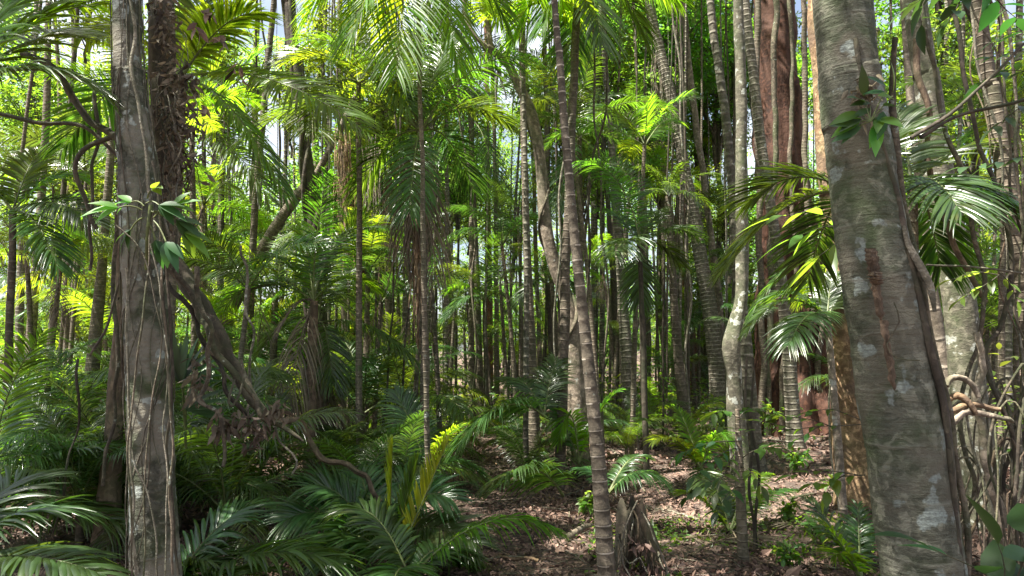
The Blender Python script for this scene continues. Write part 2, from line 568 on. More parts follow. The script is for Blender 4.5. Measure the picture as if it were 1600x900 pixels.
# ------------------------------------------------------------------ the ground
def build_ground():
    xs = np.concatenate([np.linspace(-400, -30, 14)[:-1], np.linspace(-30, -9, 40)[:-1], np.linspace(-9, 9, 150)[:-1], np.linspace(9, 30, 40)[:-1], np.linspace(30, 400, 14)])
    ys = np.concatenate([np.linspace(-60, -2, 10)[:-1], np.linspace(-2, 18, 180)[:-1], np.linspace(18, 70, 80)[:-1], np.linspace(70, 600, 14)])
    V = []
    for y in ys:
        for x in xs:
            z = gh(x, min(y, 90)) if y > 0 else gh(x, 0)
            if 3 < y < 25 and abs(x) < 12:
                z += 0.035 * noise.noise(Vector((x * 4.1, y * 4.1, 2.0))) + 0.02 * noise.noise(Vector((x * 11, y * 11, 5.0)))
            V.append((x, y, z))
    nx, ny = len(xs), len(ys)
    idx = np.arange(nx * ny).reshape(ny, nx)
    F = np.stack([idx[:-1, :-1], idx[:-1, 1:], idx[1:, 1:], idx[1:, :-1]], -1)
    m, nt, out = new_mat('forest_floor')
    tc = nd(nt, 'ShaderNodeTexCoord')
    ob = tc.outputs['Object']
    n1 = nd(nt, 'ShaderNodeTexNoise', i_Scale=1.1, i_Detail=6.0, i_Roughness=0.65)
    n2 = nd(nt, 'ShaderNodeTexNoise', i_Scale=22.0, i_Detail=6.0, i_Roughness=0.75)
    vo = nd(nt, 'ShaderNodeTexVoronoi', i_Scale=26.0)
    n3 = nd(nt, 'ShaderNodeTexNoise', i_Scale=0.7, i_Detail=4.0)
    for n in (n1, n2, vo, n3):
        nt.links.new(ob, n.inputs['Vector'])
    col = mixc(nt, mrange(nt, n1.outputs[0], 0.35, 0.65, 0, 1), (0.04, 0.026, 0.019), (0.11, 0.072, 0.054))
    col = mixc(nt, mrange(nt, n2.outputs[0], 0.35, 0.7, 0, 0.85), col, (0.045, 0.03, 0.022))
    sepc = nd(nt, 'ShaderNodeSeparateColor')
    nt.links.new(vo.outputs['Color'], sepc.inputs[0])
    col = mixc(nt, mrange(nt, sepc.outputs[0], 0.6, 0.9, 0, 0.8), col, (0.26, 0.17, 0.13))
    col = mixc(nt, mrange(nt, n3.outputs[0], 0.56, 0.68, 0, 0.35), col, (0.06, 0.08, 0.03))
    p = nd(nt, 'ShaderNodeBsdfPrincipled', i_Roughness=0.9)
    nt.links.new(col, p.inputs['Base Color'])
    b = nd(nt, 'ShaderNodeBump', i_Strength=0.9, i_Distance=0.03)
    h = mth(nt, 'ADD', n2.outputs[0], mth(nt, 'MULTIPLY', vo.outputs['Distance'], 0.8))
    nt.links.new(h, b.inputs['Height'])
    nt.links.new(b.outputs[0], p.inputs['Normal'])
    nt.links.new(p.outputs[0], out.inputs[0])
    mb = MB()
    mb.add(V, F)
    o = part('ground', mb.mesh('ground', [m]))
    tag(o, kind='structure')


build_ground()


def leaf_quads(mb, C, size, rg, mi=0, aspect=0.45, curl=0.15, flat=0.6):
    """small leaves: one bent pair of quads each, at centres C"""
    n = len(C)
    d = nrm(rg.normal(0, 1, (n, 3)) * np.array((1, 1, flat)))
    up = nrm(rg.normal(0, 0.55, (n, 3)) + np.array((0, 0, 1.0)))
    w = nrm(np.cross(d, up))
    nn = np.cross(w, d)
    s = size * rg.uniform(0.6, 1.3, n)[:, None]
    a = C - d * s * 0.5
    e = C + d * s * 0.5 - nn * s * curl
    l = C - w * s * aspect * 0.5 + d * s * 0.05 - nn * s * curl * .2
    r = C + w * s * aspect * 0.5 + d * s * 0.05 - nn * s * curl * .2
    V = np.stack([a, r, e, l], 1).reshape(-1, 3)
    mb.add(V, np.arange(4 * n).reshape(n, 4), mi)


# ------------------------------------------------------------------ crowns (shared meshes)
def crown_mesh(name, R, H, ncl, per, size, leaf='leaf', seed=0, clr=0.55, limbs=7, hole=0.0, bark='bark_dark'):
    """broadleaf crown: origin at the bottom centre of the crown; limbs reach leaf clumps through the volume"""
    rg = np.random.default_rng(seed)
    mb = MB()
    cs = []
    while len(cs) < ncl:
        p = rg.uniform(-1, 1, 3)
        q = p * np.array((1, 1, 1))
        rad = np.linalg.norm(q)
        if rad > 1 or (rad < 0.35 and rg.uniform() < 0.6):
            continue
        ang = math.atan2(p[1], p[0])
        lim = 0.75 + 0.25 * sin(3 * ang + seed) * cos(2.0 * p[2] + seed)
        if rad > lim:
            continue
        cs.append((p[0] * R, p[1] * R, (p[2] * 0.5 + 0.5) * H))
    cs = np.array(cs)
    for c in cs:
        n = int(per * rg.uniform(0.5, 1.4))
        off = nrm(rg.normal(0, 1, (n, 3))) * (rg.uniform(0, 1, (n, 1)) ** 0.45) * clr * rg.uniform(0.7, 1.4)
        off[:, 2] *= 0.5
        leaf_quads(mb, c + off, size, rg, 0)
    pick = rg.choice(len(cs), min(limbs * 3, len(cs)), replace=False)
    for i, k in enumerate(pick):
        c = cs[k]
        z0 = rg.uniform(0.0, min(0.55 * H, c[2]))
        b = np.array((0, 0, z0))
        mid = b * 0.5 + c * 0.5 + np.array((0, 0, 0.12 * R))
        P = wobble(smooth_path([b, mid, c], 0.3), 0.1 * R / 3, i)
        tube(mb, P, np.linspace(0.05, 0.012, len(P)) * (R / 3), 5, 1, cap=False)
    tube(mb, wobble([(0, 0, z) for z in np.linspace(-0.3, H * 0.85, 10)], 0.15, seed), np.linspace(0.09, 0.02, 10) * R / 3, 6, 1, cap=False)
    return mb.mesh(name, [M[leaf], M[bark]], smooth=False)


CR = {}
CR['near'] = [crown_mesh('crown', 3.4, 4.0, 74, 52, 0.17, 'leaf', 10 + i, 0.5) for i in range(3)]
CR['lime'] = [crown_mesh('crown', 3.0, 7.5, 170, 62, 0.155, 'leaf_lime', 20 + i, 0.55) for i in range(3)]
CR['green'] = [crown_mesh('crown', 3.0, 6.5, 150, 62, 0.155, 'leaf', 30 + i, 0.55) for i in range(3)]
CR['low'] = [crown_mesh('crown', 1.5, 3.4, 44, 50, 0.14, 'leaf_lime' if i % 2 else 'leaf', 40 + i, 0.4, limbs=5) for i in range(4)]


def palm_crown_mesh(name, leaf, seed, nf=10, L=2.2, ll=0.5, n=38):
    rg = np.random.default_rng(seed)
    mb = MB()
    for i in range(nf):
        az = 2.399963 * i + rg.uniform(-.2, .2)
        el = np.interp(i / nf, [0, 1], [78, 5]) + rg.uniform(-8, 8)
        l = L * rg.uniform(0.85, 1.1)
        e = RD(el)
        hd = np.array((cos(az), sin(az), 0))
        t = np.linspace(0, 1, 9)
        bend = RD(rg.uniform(70, 105))
        an = e - bend * t ** 1.2
        st = np.stack([np.cos(an), np.sin(an)], -1) * l / 8
        q = np.vstack([[0, 0], np.cumsum(st[:-1], 0)])
        P = hd[None] * q[:, :1] + np.array((0, 0, 1.0)) * q[:, 1:]
        frond(mb, P, n=n, ll=ll, lw=0.034, droop=0.45, seg=3, seed=seed * 31 + i, crease=False, roll=rg.uniform(-.4, .4), rr=0.02)
    # crownshaft and one dead hanging leaf
    tube(mb, [(0, 0, -0.9), (0, 0, -0.5), (0, 0, 0.05)], [0.075, 0.095, 0.05], 8, 1)
    az = rg.uniform(0, 6)
    P = arc((0, 0, -0.3), (0.5 * cos(az), 0.5 * sin(az), -1.9), 0.45)
    frond(mb, P, n=24, ll=0.35, lw=0.02, droop=1.2, seg=2, seed=seed, crease=False, lmi=2, rmi=2, rr=0.015)
    return mb.mesh(name, [M[leaf], M['rachis'], M['dead']])


PCR = [palm_crown_mesh('crown', ['frond', 'frond_lime', 'frond', 'frond_blue'][i], 50 + i) for i in range(4)]


def frond_variant(el, bend, L, ll, leaf, seed, n=60, lw=0.021, roll=0.0, droop=0.4, crease=True):
    t = np.linspace(0, 1, 12)
    an = RD(el) - RD(bend) * t ** 1.25
    st = np.stack([np.cos(an), np.sin(an)], -1) * L / 11
    q = np.vstack([[0, 0], np.cumsum(st[:-1], 0)])
    P = np.stack([q[:, 0], 0.08 * np.sin(t * 2 + seed) * t * L, q[:, 1]], -1)
    mb = MB()
    frond(mb, P, n=n, ll=ll, lw=lw, droop=droop, seg=4, seed=seed, roll=roll, crease=crease)
    return mb.mesh('frond', [M[leaf], M['rachis']])


FV = {}
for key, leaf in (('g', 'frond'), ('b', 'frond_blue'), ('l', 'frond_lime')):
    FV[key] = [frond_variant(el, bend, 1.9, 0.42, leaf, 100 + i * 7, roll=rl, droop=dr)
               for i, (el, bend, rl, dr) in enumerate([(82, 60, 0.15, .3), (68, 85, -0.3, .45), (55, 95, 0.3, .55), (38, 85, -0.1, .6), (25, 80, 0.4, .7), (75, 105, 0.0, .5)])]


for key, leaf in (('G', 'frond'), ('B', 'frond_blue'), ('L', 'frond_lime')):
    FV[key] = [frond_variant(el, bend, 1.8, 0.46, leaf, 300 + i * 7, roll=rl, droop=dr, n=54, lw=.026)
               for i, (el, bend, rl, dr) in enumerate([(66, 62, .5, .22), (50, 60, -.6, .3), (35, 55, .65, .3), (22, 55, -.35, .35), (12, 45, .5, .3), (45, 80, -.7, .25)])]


FDEAD = []
for i in range(3):
    mb = MB()
    frond(mb, arc((0, 0, 0), (.35 + .1 * i, 0, -1.25 + .15 * i), .45, 10), n=34, ll=.36, lw=.014, droop=1.0, seg=3, seed=950 + i, crease=False, gap=.3, jit=3, rr=.01)
    FDEAD.append(mb.mesh('dead_frond', [M['dead'], M['bark_brown']]))


def fill_palm(x, y, th, nf, scale, key, seed, label=None, group='understorey feather palms', name='understorey_palm'):
    """an understorey palm: short trunk (th metres) and nf separate fronds sharing meshes"""
    rg = random.Random(seed)
    z = gh(x, y)
    root = empty(name, (x, y, z), label, 'palm', group)
    if th > 0.1:
        mb = MB()
        lean = rg.uniform(-.1, .1) * th
        P = smooth_path([(0, 0, -0.15), (lean * .4, 0, th * .5), (lean, 0, th)], 0.12)
        tube(mb, P, np.linspace(0.05, 0.032, len(P)) * (0.7 + 0.3 * scale), 8, 0, lump=0.05, seed=seed)
        part('trunk', mb.mesh('trunk', [M['bark_palm2']]), root)
        hx = lean
    else:
        hx = 0
    a0 = rg.uniform(0, 6)
    for i in range(nf):
        v = FV[key]
        me = v[[0, 5, 1, 2, 1, 3, 2, 4, 3, 2][i % 10]]
        part('frond', me, root, (hx, 0, th - 0.02), (rg.uniform(-.08, .08), rg.uniform(-.1, .1), a0 + 2.4 * i + rg.uniform(-.25, .25)), scale * rg.uniform(.85, 1.15))
    if th > .9:
        for i in range(rg.choice([0, 1, 2])):
            part('dead_frond', rg.choice(FDEAD), root, (hx, 0, th - .04), (0, 0, rg.uniform(0, 6)), scale * rg.uniform(.8, 1.1), label='dry brown frond hanging down')
    if label is None:
        auto(root, 'palm', (x, y, z + th))
    return root


# ------------------------------------------------------------------ trees with their own trunks
def trunk_points(pts, d, H, base_px=None, below=0.15):
    """pts: [(px, py, width_px)] from the top of the photo to the bottom, at forward distance d (or 4th value).
    returns rows x, y, z, r from the ground up to height H."""
    rows = []
    for p in pts:
        dd = p[3] if len(p) > 3 else d
        q = W(p[0], p[1], dd)
        rows.append((*q, p[2] / FPX * dd / 2))
    rows = rows[::-1]
    a, b = np.array(rows[0]), np.array(rows[1])
    g = gh(a[0], a[1])
    if a[2] > g + 0.03:
        t = (a[2] - (g - below)) / max(b[2] - a[2], 0.05)
        t = min(t, 4)
        nb = a + (a - b) * t
        nb[2] = g - below
        nb[3] = a[3] * 1.08
        rows = [tuple(nb)] + rows
    else:
        rows[0] = (a[0], a[1], g - below, a[3])
    a, b = np.array(rows[-1]), np.array(rows[-2])
    if H > a[2] + 0.5:
        t = (H - a[2]) / max(a[2] - b[2], 0.3)
        e = a + (a - b) * t
        e[0] = a[0] + (e[0] - a[0]) * 0.75
        e[3] = a[3] * 0.8
        rows.append(tuple(e))
    return np.array(rows)


def make_tree(name, label, cat, pts, d, H=14, mat='bark_palm', sides=12, lump=0.04, crown=None, cscale=1.0, group=None,
              step=0.15, flare=0.0, flute=0.0, flutes=5, geo_rings=0, wob=0.02, crown_dz=0, seed=0, auto_kind=None, rough=0.0, scars=0.0):
    rows = trunk_points(pts, d, H)
    base = np.array((rows[0, 0], rows[0, 1], gh(rows[0, 0], rows[0, 1])))
    root = empty(name, base, label, cat, group)
    R = smooth_path(rows, step)
    P, r = R[:, :3], R[:, 3]
    P = wobble(P, wob, seed + 1, 0.9)
    r = np.maximum(r, 0.004)
    hh = P[:, 2] - base[2]
    if flare:
        r = r * (1 + flare * np.exp(-np.maximum(hh, 0) / 0.35))
    fl = flute * np.exp(-np.maximum(hh, 0) / 1.8) if flute else 0.0
    mb = MB()
    mats = [M[mat]]
    if geo_rings:
        # resample so that every leaf scar is a real ledge
        L = np.concatenate([[0], np.cumsum(np.linalg.norm(np.diff(P, axis=0), axis=1))])
        rg = np.random.default_rng(seed + 3)
        s = 0.0
        seg = []
        while s < L[-1]:
            g = geo_rings * rg.uniform(0.8, 1.2)
            seg += [(s, 1.0), (s + g * 0.10, 1.085), (s + g * 0.22, 1.02), (s + g * 0.6, 0.985)]
            s += g
        seg = np.array([q for q in seg if q[0] < L[-1]])
        P2 = np.stack([np.interp(seg[:, 0], L, P[:, k]) for k in range(3)], -1)
        r2 = np.interp(seg[:, 0], L, r) * seg[:, 1]
        tube(mb, P2 - base, r2, sides, 0, lump=lump, seed=seed)
        nface = len(seg) - 1
        mi = mb.mi[0].reshape(nface, sides)
        mi[0::4] = 1
        for q in range(0, nface, 4):
            a0_ = rg.integers(0, sides)
            mi[q, [(a0_ + z_) % sides for z_ in range(int(sides * rg.uniform(.1, .65)))]] = 0
        mb.mi[0] = mi.ravel()
        mats.append(M['ring_edge'])
    else:
        tube(mb, P - base, r, sides, 0, lump=lump, seed=seed, flute=fl, flutes=flutes, rough=rough, scars=scars)
    part('trunk', mb.mesh('trunk', mats), root)
    top = P[-1] - base
    if crown is not None:
        part('crown', crown, root, top + np.array((0, 0, crown_dz)), (0, 0, seed * 1.3), cscale)
    if auto_kind:
        auto(root, auto_kind, (base[0], base[1], base[2] + 1.5))
    return root, P, r


def add_branch(root, mat, pts, d, name='branch', sides=8, step=0.1, wob=0.02, lump=0.06, seed=0):
    rows = np.array([(*W(p[0], p[1], p[3] if len(p) > 3 else d), p[2] / FPX * d / 2) for p in pts])
    R = smooth_path(rows, step)
    P = wobble(R[:, :3], wob, seed + 11, 1.5)
    mb = MB()
    tube(mb, P - np.array(root.location), np.maximum(R[:, 3], 0.003), sides, 0, lump=lump, seed=seed)
    return part(name, mb.mesh(name, [M[mat]]), root)


def liana(label, pts, d, mat='vine', name='liana', sides=7, wob=0.04, freq=2.2, group='lianas and aerial roots', seed=0, cat='vine', extra=None):
    rows = np.array([(*W(p[0], p[1], p[3] if len(p) > 3 else d), p[2] / FPX * d / 2) for p in pts])
    R = smooth_path(rows, 0.06)
    P = wobble(R[:, :3], wob, seed, freq)
    base = P[0].copy()
    mb = MB()
    tube(mb, P - base, np.maximum(R[:, 3], 0.002), sides, 0, lump=0.2, seed=seed)
    if extra:
        extra(mb, P - base)
    o = part(name, mb.mesh(name, [M[mat]]), None, base)
    tag(o, label, cat, group)
    return o


def helix(P, r, turns, off=1.1, ph=0.0, jit=0.15, seed=0):
    T, A, B = frames(P)
    n = len(P)
    rg = random.Random(seed)
    a = np.linspace(0, 2 * pi * turns, n) + ph
    a = a + jit * np.sin(np.linspace(0, 9, n) * 2.1 + seed)
    return P + (A * np.cos(a)[:, None] + B * np.sin(a)[:, None]) * (r * off)[:, None]


# ================================================================== TREES SEEN ONE BY ONE
G_T = 'forest trees'
G_P = 'tall palms'
# --- the big lichened trunk at the right
t_right, P_right, r_right = make_tree(
    'rainforest_tree', 'thick grey trunk with pale lichen patches leaning left in the right foreground', 'tree',
    [(1314, -20, 88), (1328, 120, 93), (1346, 260, 98), (1368, 400, 106), (1392, 540, 110), (1414, 680, 113), (1437, 860, 114), (1446, 930, 116)],
    3.1, H=10.5, mat='bark_hero', sides=96, lump=0.018, rough=.0045, scars=.0045, crown=CR['near'][0], cscale=0.95, step=0.014, flare=0.1, wob=0.012, seed=1)
# --- the vine-wrapped trunk at the left and its dark second stem
t_left, P_left, r_left = make_tree(
    'rainforest_tree', 'thick mossy trunk wrapped in thin climbing stems in the left foreground', 'tree',
    [(197, -10, 42), (206, 120, 48), (214, 240, 54), (222, 380, 60), (229, 520, 64), (236, 680, 66), (243, 900, 70)],
    3.9, H=10, mat='bark_left', sides=64, lump=0.03, rough=.006, scars=.004, crown=CR['near'][1], cscale=0.55, step=0.018, flare=0.1, wob=0.015, seed=2)
t_left2, P_left2, r_left2 = make_tree(
    'rainforest_tree', 'dark stem clothed in dead leaf litter close behind the thick mossy left trunk', 'tree',
    [(252, -10, 40), (251, 120, 38), (248, 260, 36), (246, 380, 34), (240, 520, 34), (236, 680, 34)],
    4.4, H=11, mat='bark_dark', sides=16, lump=0.10, crown=CR['near'][2], cscale=0.45, seed=3, wob=0.03)
# --- the ringed slim palm in the centre
t_ring, P_ring, r_ring = make_tree(
    'ringed_palm', 'slim brown palm trunk with pale raised leaf-scar rings in the centre foreground', 'palm',
    [(866, -10, 10), (874, 70, 11.5), (881, 180, 12.5), (890, 290, 14), (901, 400, 15.5), (913, 500, 17), (925, 610, 19.5), (936, 730, 22.5), (946, 860, 27), (951, 920, 30)],
    4.75, H=8.5, mat='bark_ring', sides=18, lump=0.0, geo_rings=0.088, crown=PCR[0], cscale=0.8, wob=0.006, seed=4)

tw = [
    # name, label, cat, pts(px,py,w), d, H, mat, extra
    ('leaning_palm', 'tall ringed grey palm trunk leaning left, right of the centre', 'palm',
     [(1014, 0, 14), (1030, 70, 16), (1048, 150, 17), (1063, 230, 18), (1080, 320, 20), (1097, 410, 22), (1110, 490, 24), (1119, 570, 26), (1127, 650, 30)], 15.5, 15, 'bark_palm', dict(crown=PCR[1])),
    ('tall_palm', 'pale ringed palm trunk just right of the leaning grey palm', 'palm',
     [(1109, 0, 12), (1121, 90, 13), (1133, 190, 14), (1144, 300, 15), (1150, 400, 16), (1158, 470, 17), (1166, 560, 22), (1177, 700, 26), (1184, 760, 28)], 9.6, 12, 'bark_palm', dict(crown=PCR[2])),
    ('crooked_tree', 'pale smooth stem with a swollen crook halfway up, before the red tree', 'tree',
     [(1153, 0, 16), (1158, 120, 17), (1158, 250, 18), (1160, 380, 19), (1158, 460, 20), (1148, 510, 24), (1142, 545, 28), (1147, 590, 24), (1150, 650, 25), (1160, 740, 26)], 9.0, 11, 'bark_smooth', dict(crown=CR['near'][0], cscale=.48, lump=.09)),
    ('tall_palm', 'thin grey palm trunk leaning left across the red-barked giant', 'palm',
     [(1165, 0, 14), (1178, 120, 15), (1192, 240, 15), (1206, 330, 16), (1220, 430, 17), (1233, 560, 20), (1243, 700, 22)], 11.5, 14, 'bark_palm', dict(crown=PCR[0])),
    ('rope_tree', 'dark twisted trunk of braided rope-like stems left of centre', 'tree',
     [(452, 0, 17), (461, 90, 17), (473, 190, 16), (484, 300, 18), (490, 400, 20), (494, 520, 23), (500, 660, 27)], 10.2, 14, 'bark_dark', dict(crown=CR['near'][1], cscale=.48, lump=.15)),
    ('pale_pole_tree', 'thin straight pale trunk left of the braided rope-like trunk', 'tree',
     [(428, 0, 9), (418, 110, 10), (406, 240, 10), (397, 350, 11), (391, 470, 12), (388, 640, 14)], 12, 15, 'bark_palm2', dict(crown=CR['near'][2], cscale=.48)),
    ('leaning_tree', 'brown trunk slanting steeply to the left behind the mossy trunk', 'tree',
     [(520, 225, 10), (488, 275, 14), (440, 340, 17), (405, 400, 19), (375, 455, 20), (350, 520, 22), (335, 610, 24)], 13, 12, 'bark_palm2', dict(crown=CR['near'][0], cscale=.48)),
    ('forked_tree', 'crooked trunk forking into bare pale limbs near the top, left of the ringed palm', 'tree',
     [(808, 128, 14), (826, 165, 18), (838, 215, 19), (846, 270, 17), (851, 330, 18), (862, 400, 20), (880, 455, 20), (894, 500, 22), (899, 560, 24), (902, 640, 28)], 10.5, 5.0, 'bark_pale', dict(lump=.12)),
    ('tall_palm', 'grey palm trunk darkening towards its base, right of the ringed palm', 'palm',
     [(943, 55, 9), (949, 150, 10), (956, 240, 11), (963, 330, 12), (969, 420, 14), (977, 520, 18), (985, 640, 22)], 14.5, 9.2, 'bark_palm', dict(crown=PCR[3], cscale=.9)),
    ('dark_pole_tree', 'thin nearly black stem beside the grey palm trunk right of the ringed palm', 'tree',
     [(929, 60, 6), (936, 160, 6), (944, 250, 7), (956, 400, 9), (962, 520, 11), (968, 630, 12)], 17, 13, 'bark_dark', dict(crown=CR['green'][1], cscale=.6)),
    ('vine_pole_tree', 'slender pale trunk with a climber coiled round it, between two leaning palms', 'tree',
     [(1066, 0, 8), (1076, 90, 9), (1086, 180, 10), (1097, 260, 10), (1108, 350, 10), (1122, 460, 12), (1130, 600, 13)], 18, 15, 'bark_pale', dict(crown=CR['green'][0], cscale=.8, lump=.14)),
    ('ringed_stem_palm', 'short ringed brown palm stem between the ringed palm and the leaning palm', 'palm',
     [(1044, 305, 9), (1049, 400, 11), (1054, 480, 13), (1060, 560, 15), (1071, 680, 19)], 12.5, 4.6, 'bark_palm2', dict(crown=PCR[0], cscale=.45)),
    ('ringed_pole_palm', 'straight palm trunk with close pale rings, left of the shaggy palm', 'palm',
     [(639, 180, 8), (639, 270, 9), (637, 360, 10), (635, 470, 12), (634, 560, 13), (633, 640, 14)], 15, 8, 'bark_palm', dict(crown=PCR[1], cscale=.55)),
    ('slim_pale_tree', 'very thin straight pale trunk right of the shaggy palm', 'tree',
     [(699, 60, 6), (698, 200, 7), (698, 350, 7), (697, 500, 9), (696, 640, 10)], 16, 15, 'bark_palm', dict(crown=CR['lime'][2], cscale=.6)),
    ('dark_trunk_tree', 'dark straight trunk standing on the bare litter left of the ringed palm', 'tree',
     [(813, 0, 8), (818, 200, 9), (821, 350, 11), (826, 450, 14), (830, 560, 17), (835, 722, 20)], 10, 13, 'bark_palm2', dict(crown=CR['near'][2], cscale=.48)),
    ('brown_pole_tree', 'brown straight trunk at mid distance, right behind the dark straight trunk', 'tree',
     [(858, 340, 8), (861, 430, 9), (866, 520, 11), (868, 640, 13)], 17, 13, 'bark_palm2', dict(crown=CR['green'][2], cscale=.6)),
    ('stilt_tree', 'pale brown trunk with orange flaking bark close behind the big lichened trunk', 'tree',
     [(1290, 180, 34), (1298, 300, 36), (1311, 400, 38), (1318, 520, 44), (1326, 640, 48), (1338, 780, 58)], 7.3, 12, 'bark_brown', dict(crown=CR['near'][1], cscale=.8, lump=.1, flare=.25)),
    ('stout_pale_tree', 'stout sunlit pale trunk with faint rings, right of the big lichened trunk', 'tree',
     [(1428, -10, 36), (1448, 120, 38), (1464, 250, 42), (1484, 380, 46), (1502, 500, 48), (1518, 640, 52)], 6.3, 12, 'bark_smooth', dict(crown=CR['near'][2], lump=.04, flare=0.0)),
    ('arching_palm', 'grey-brown palm trunk leaning left at the right edge', 'palm',
     [(1530, 30, 22), (1549, 140, 24), (1566, 250, 26), (1584, 360, 28), (1604, 470, 30), (1625, 600, 33)], 5.4, 9, 'bark_palm2', dict(crown=PCR[2], cscale=.8)),
    ('white_trunk_tree', 'thin whitish sunlit trunk between the lichened and the stout pale trunks', 'tree',
     [(1414, 20, 12), (1421, 120, 13), (1430, 220, 14), (1440, 330, 15), (1460, 480, 17), (1484, 640, 20)], 9, 12, 'bark_pale2', dict(crown=CR['near'][0], cscale=.6)),
    ('dark_trunk_tree', 'dark brown trunk standing left of the vine-wrapped left trunk', 'tree',
     [(168, 300, 12), (160, 400, 14), (152, 500, 18), (145, 600, 21), (138, 712, 24)], 9.8, 13, 'bark_palm2', dict(crown=CR['near'][2], cscale=.48)),
    ('dark_trunk_tree', 'thin dark trunk rising through the upper left palm fronds', 'tree',
     [(77, 0, 9), (74, 100, 10), (70, 220, 11), (62, 350, 12), (54, 450, 13), (48, 560, 15), (46, 640, 16)], 12, 14, 'bark_palm2', dict(crown=CR['near'][0], cscale=.48)),
    ('dark_trunk_tree', 'leaning dark trunk second from the left edge', 'tree',
     [(96, 330, 8), (88, 420, 9), (80, 520, 10), (74, 640, 12)], 14, 12, 'bark_dark', dict(crown=CR['green'][1], cscale=.8)),
    ('dark_trunk_tree', 'short dark stem beside the vine-wrapped left trunk with litter at its foot', 'tree',
     [(190, 380, 16), (190, 470, 18), (186, 560, 22), (178, 700, 26), (166, 840, 32)], 5.8, 8, 'bark_brown2', dict(crown=CR['near'][0], cscale=.3, lump=.1)),
    ('grey_pole_tree', 'slim grey trunk just right of the braided rope-like trunk', 'tree',
     [(532, 0, 8), (533, 180, 9), (535, 300, 10), (537, 420, 11), (540, 560, 12), (541, 640, 13)], 16, 15, 'bark_pale', dict(crown=CR['green'][2], cscale=.8, lump=.12)),
    ('grey_pole_tree', 'brown-grey trunk halfway between the braided trunk and the shaggy palm', 'tree',
     [(600, 0, 8), (603, 150, 9), (605, 300, 10), (607, 420, 12), (609, 520, 13), (611, 620, 14)], 16, 15, 'bark_palm2', dict(crown=CR['green'][0], cscale=.8)),
    ('pale_pole_tree', 'thin pale trunk right of the very thin pale one, under a palm crown', 'tree',
     [(722, 110, 6), (734, 180, 7), (738, 280, 8), (744, 400, 9), (748, 520, 10), (750, 620, 11)], 18, 9.5, 'bark_palm2', dict(crown=PCR[3], cscale=.9)),
    ('paper_bark_tree', 'whitish leaning trunk far behind the grey palm right of centre', 'tree',
     [(996, 40, 11), (1010, 120, 13), (1026, 200, 14), (1038, 290, 15), (1052, 400, 17), (1058, 560, 19)], 26, 22, 'bark_pale2', dict(crown=CR['lime'][0], cscale=1.1, lump=.1)),
    ('red_pole_tree', 'orange-red trunk in the background, centre left', 'tree',
     [(762, 300, 9), (763, 400, 11), (764, 500, 12), (764, 590, 13)], 28, 18, 'bark_red2', dict(crown=CR['lime'][1], lump=.1)),
    ('red_pole_tree', 'orange-red trunk in the background beside the leaning grey palm', 'tree',
     [(1066, 330, 12), (1070, 430, 15), (1076, 500, 17), (1082, 590, 21)], 25, 18, 'bark_red2', dict(crown=CR['lime'][2], lump=.1)),
    ('red_pole_tree', 'broad dark red trunk in the shade right of the braided trunk', 'tree',
     [(556, 300, 26), (556, 400, 30), (556, 500, 34), (556, 620, 42)], 21, 16, 'bark_red', dict(crown=CR['green'][1], lump=.1)),
]
M['bark_smooth'] = barkmat('smooth_stained_bark', (0.17, 0.155, 0.115), (0.085, 0.076, 0.054), lichen=(0.4, 0.41, 0.36), lthr=0.6, lscale=9, bump=0.7, moss=0.6)
M['bark_pale2'] = barkmat('sunlit_pale_bark', (0.34, 0.28, 0.22), (0.18, 0.145, 0.11), ring=3.3, ringw=0.08, ringc=(0.5, 0.44, 0.36), bump=0.5,
                          lichen=(0.5, 0.5, 0.45), lthr=0.62, lscale=5)
M['bark_brown2'] = barkmat('fibrous_brown_bark', (0.17, 0.12, 0.08), (0.09, 0.06, 0.04), bump=0.9, streak=0.85, fine=26, moss=0.4)
M['bark_red2'] = barkmat('orange_bark', (0.25, 0.12, 0.07), (0.11, 0.05, 0.035), streak=0.9, bump=1.0, patch=(0.13, 0.10, 0.08))
TT = {}
for i, (nm, lb, cat, pts, d, H, mat, ex) in enumerate(tw):
    ex = dict(ex)
    TT[lb] = make_tree(nm, lb, cat, pts, d, H, mat, seed=20 + i, sides=20 if d < 12 else 12,
                       step=0.08 if d < 12 else 0.2, group=G_P if cat == 'palm' else G_T, flare=ex.pop('flare', 0.38), **ex)

# limbs of the forked tree
fk = TT['crooked trunk forking into bare pale limbs near the top, left of the ringed palm'][0]
add_branch(fk, 'bark_pale', [(814, 140, 15), (797, 105, 14), (775, 82, 13), (764, 75, 12)], 10.5, seed=1)
add_branch(fk, 'bark_pale', [(768, 77, 9), (752, 66, 8), (737, 46, 7.5), (728, 20, 7), (722, -30, 6), (716, -90, 5)], 10.5, seed=2)
add_branch(fk, 'bark_pale', [(768, 77, 9), (764, 50, 8), (760, 25, 7.5), (757, -20, 7), (760, -90, 5)], 10.5, seed=3)
add_branch(fk, 'bark_pale', [(792, 100, 8), (794, 60, 8), (790, 20, 7), (789, -60, 6)], 10.5, seed=4)
add_branch(fk, 'vine_pale', [(783, 100, 4), (776, 118, 4), (774, 140, 3.5), (775, 165, 2)], 10.4, name='aerial_root', seed=5)
add_branch(fk, 'vine_pale', [(783, 100, 3), (782, 122, 3), (788, 140, 2.5), (791, 156, 1.5)], 10.4, name='aerial_root', seed=6)
for k, (cx, cy, s) in enumerate([(716, -90, .6), (760, -90, .6), (789, -60, .55)]):
    q = W(cx, cy, 10.5) - np.array(fk.location)
    part('crown', CR['near'][k], fk, q, (0, 0, k * 2.0), s * .55)

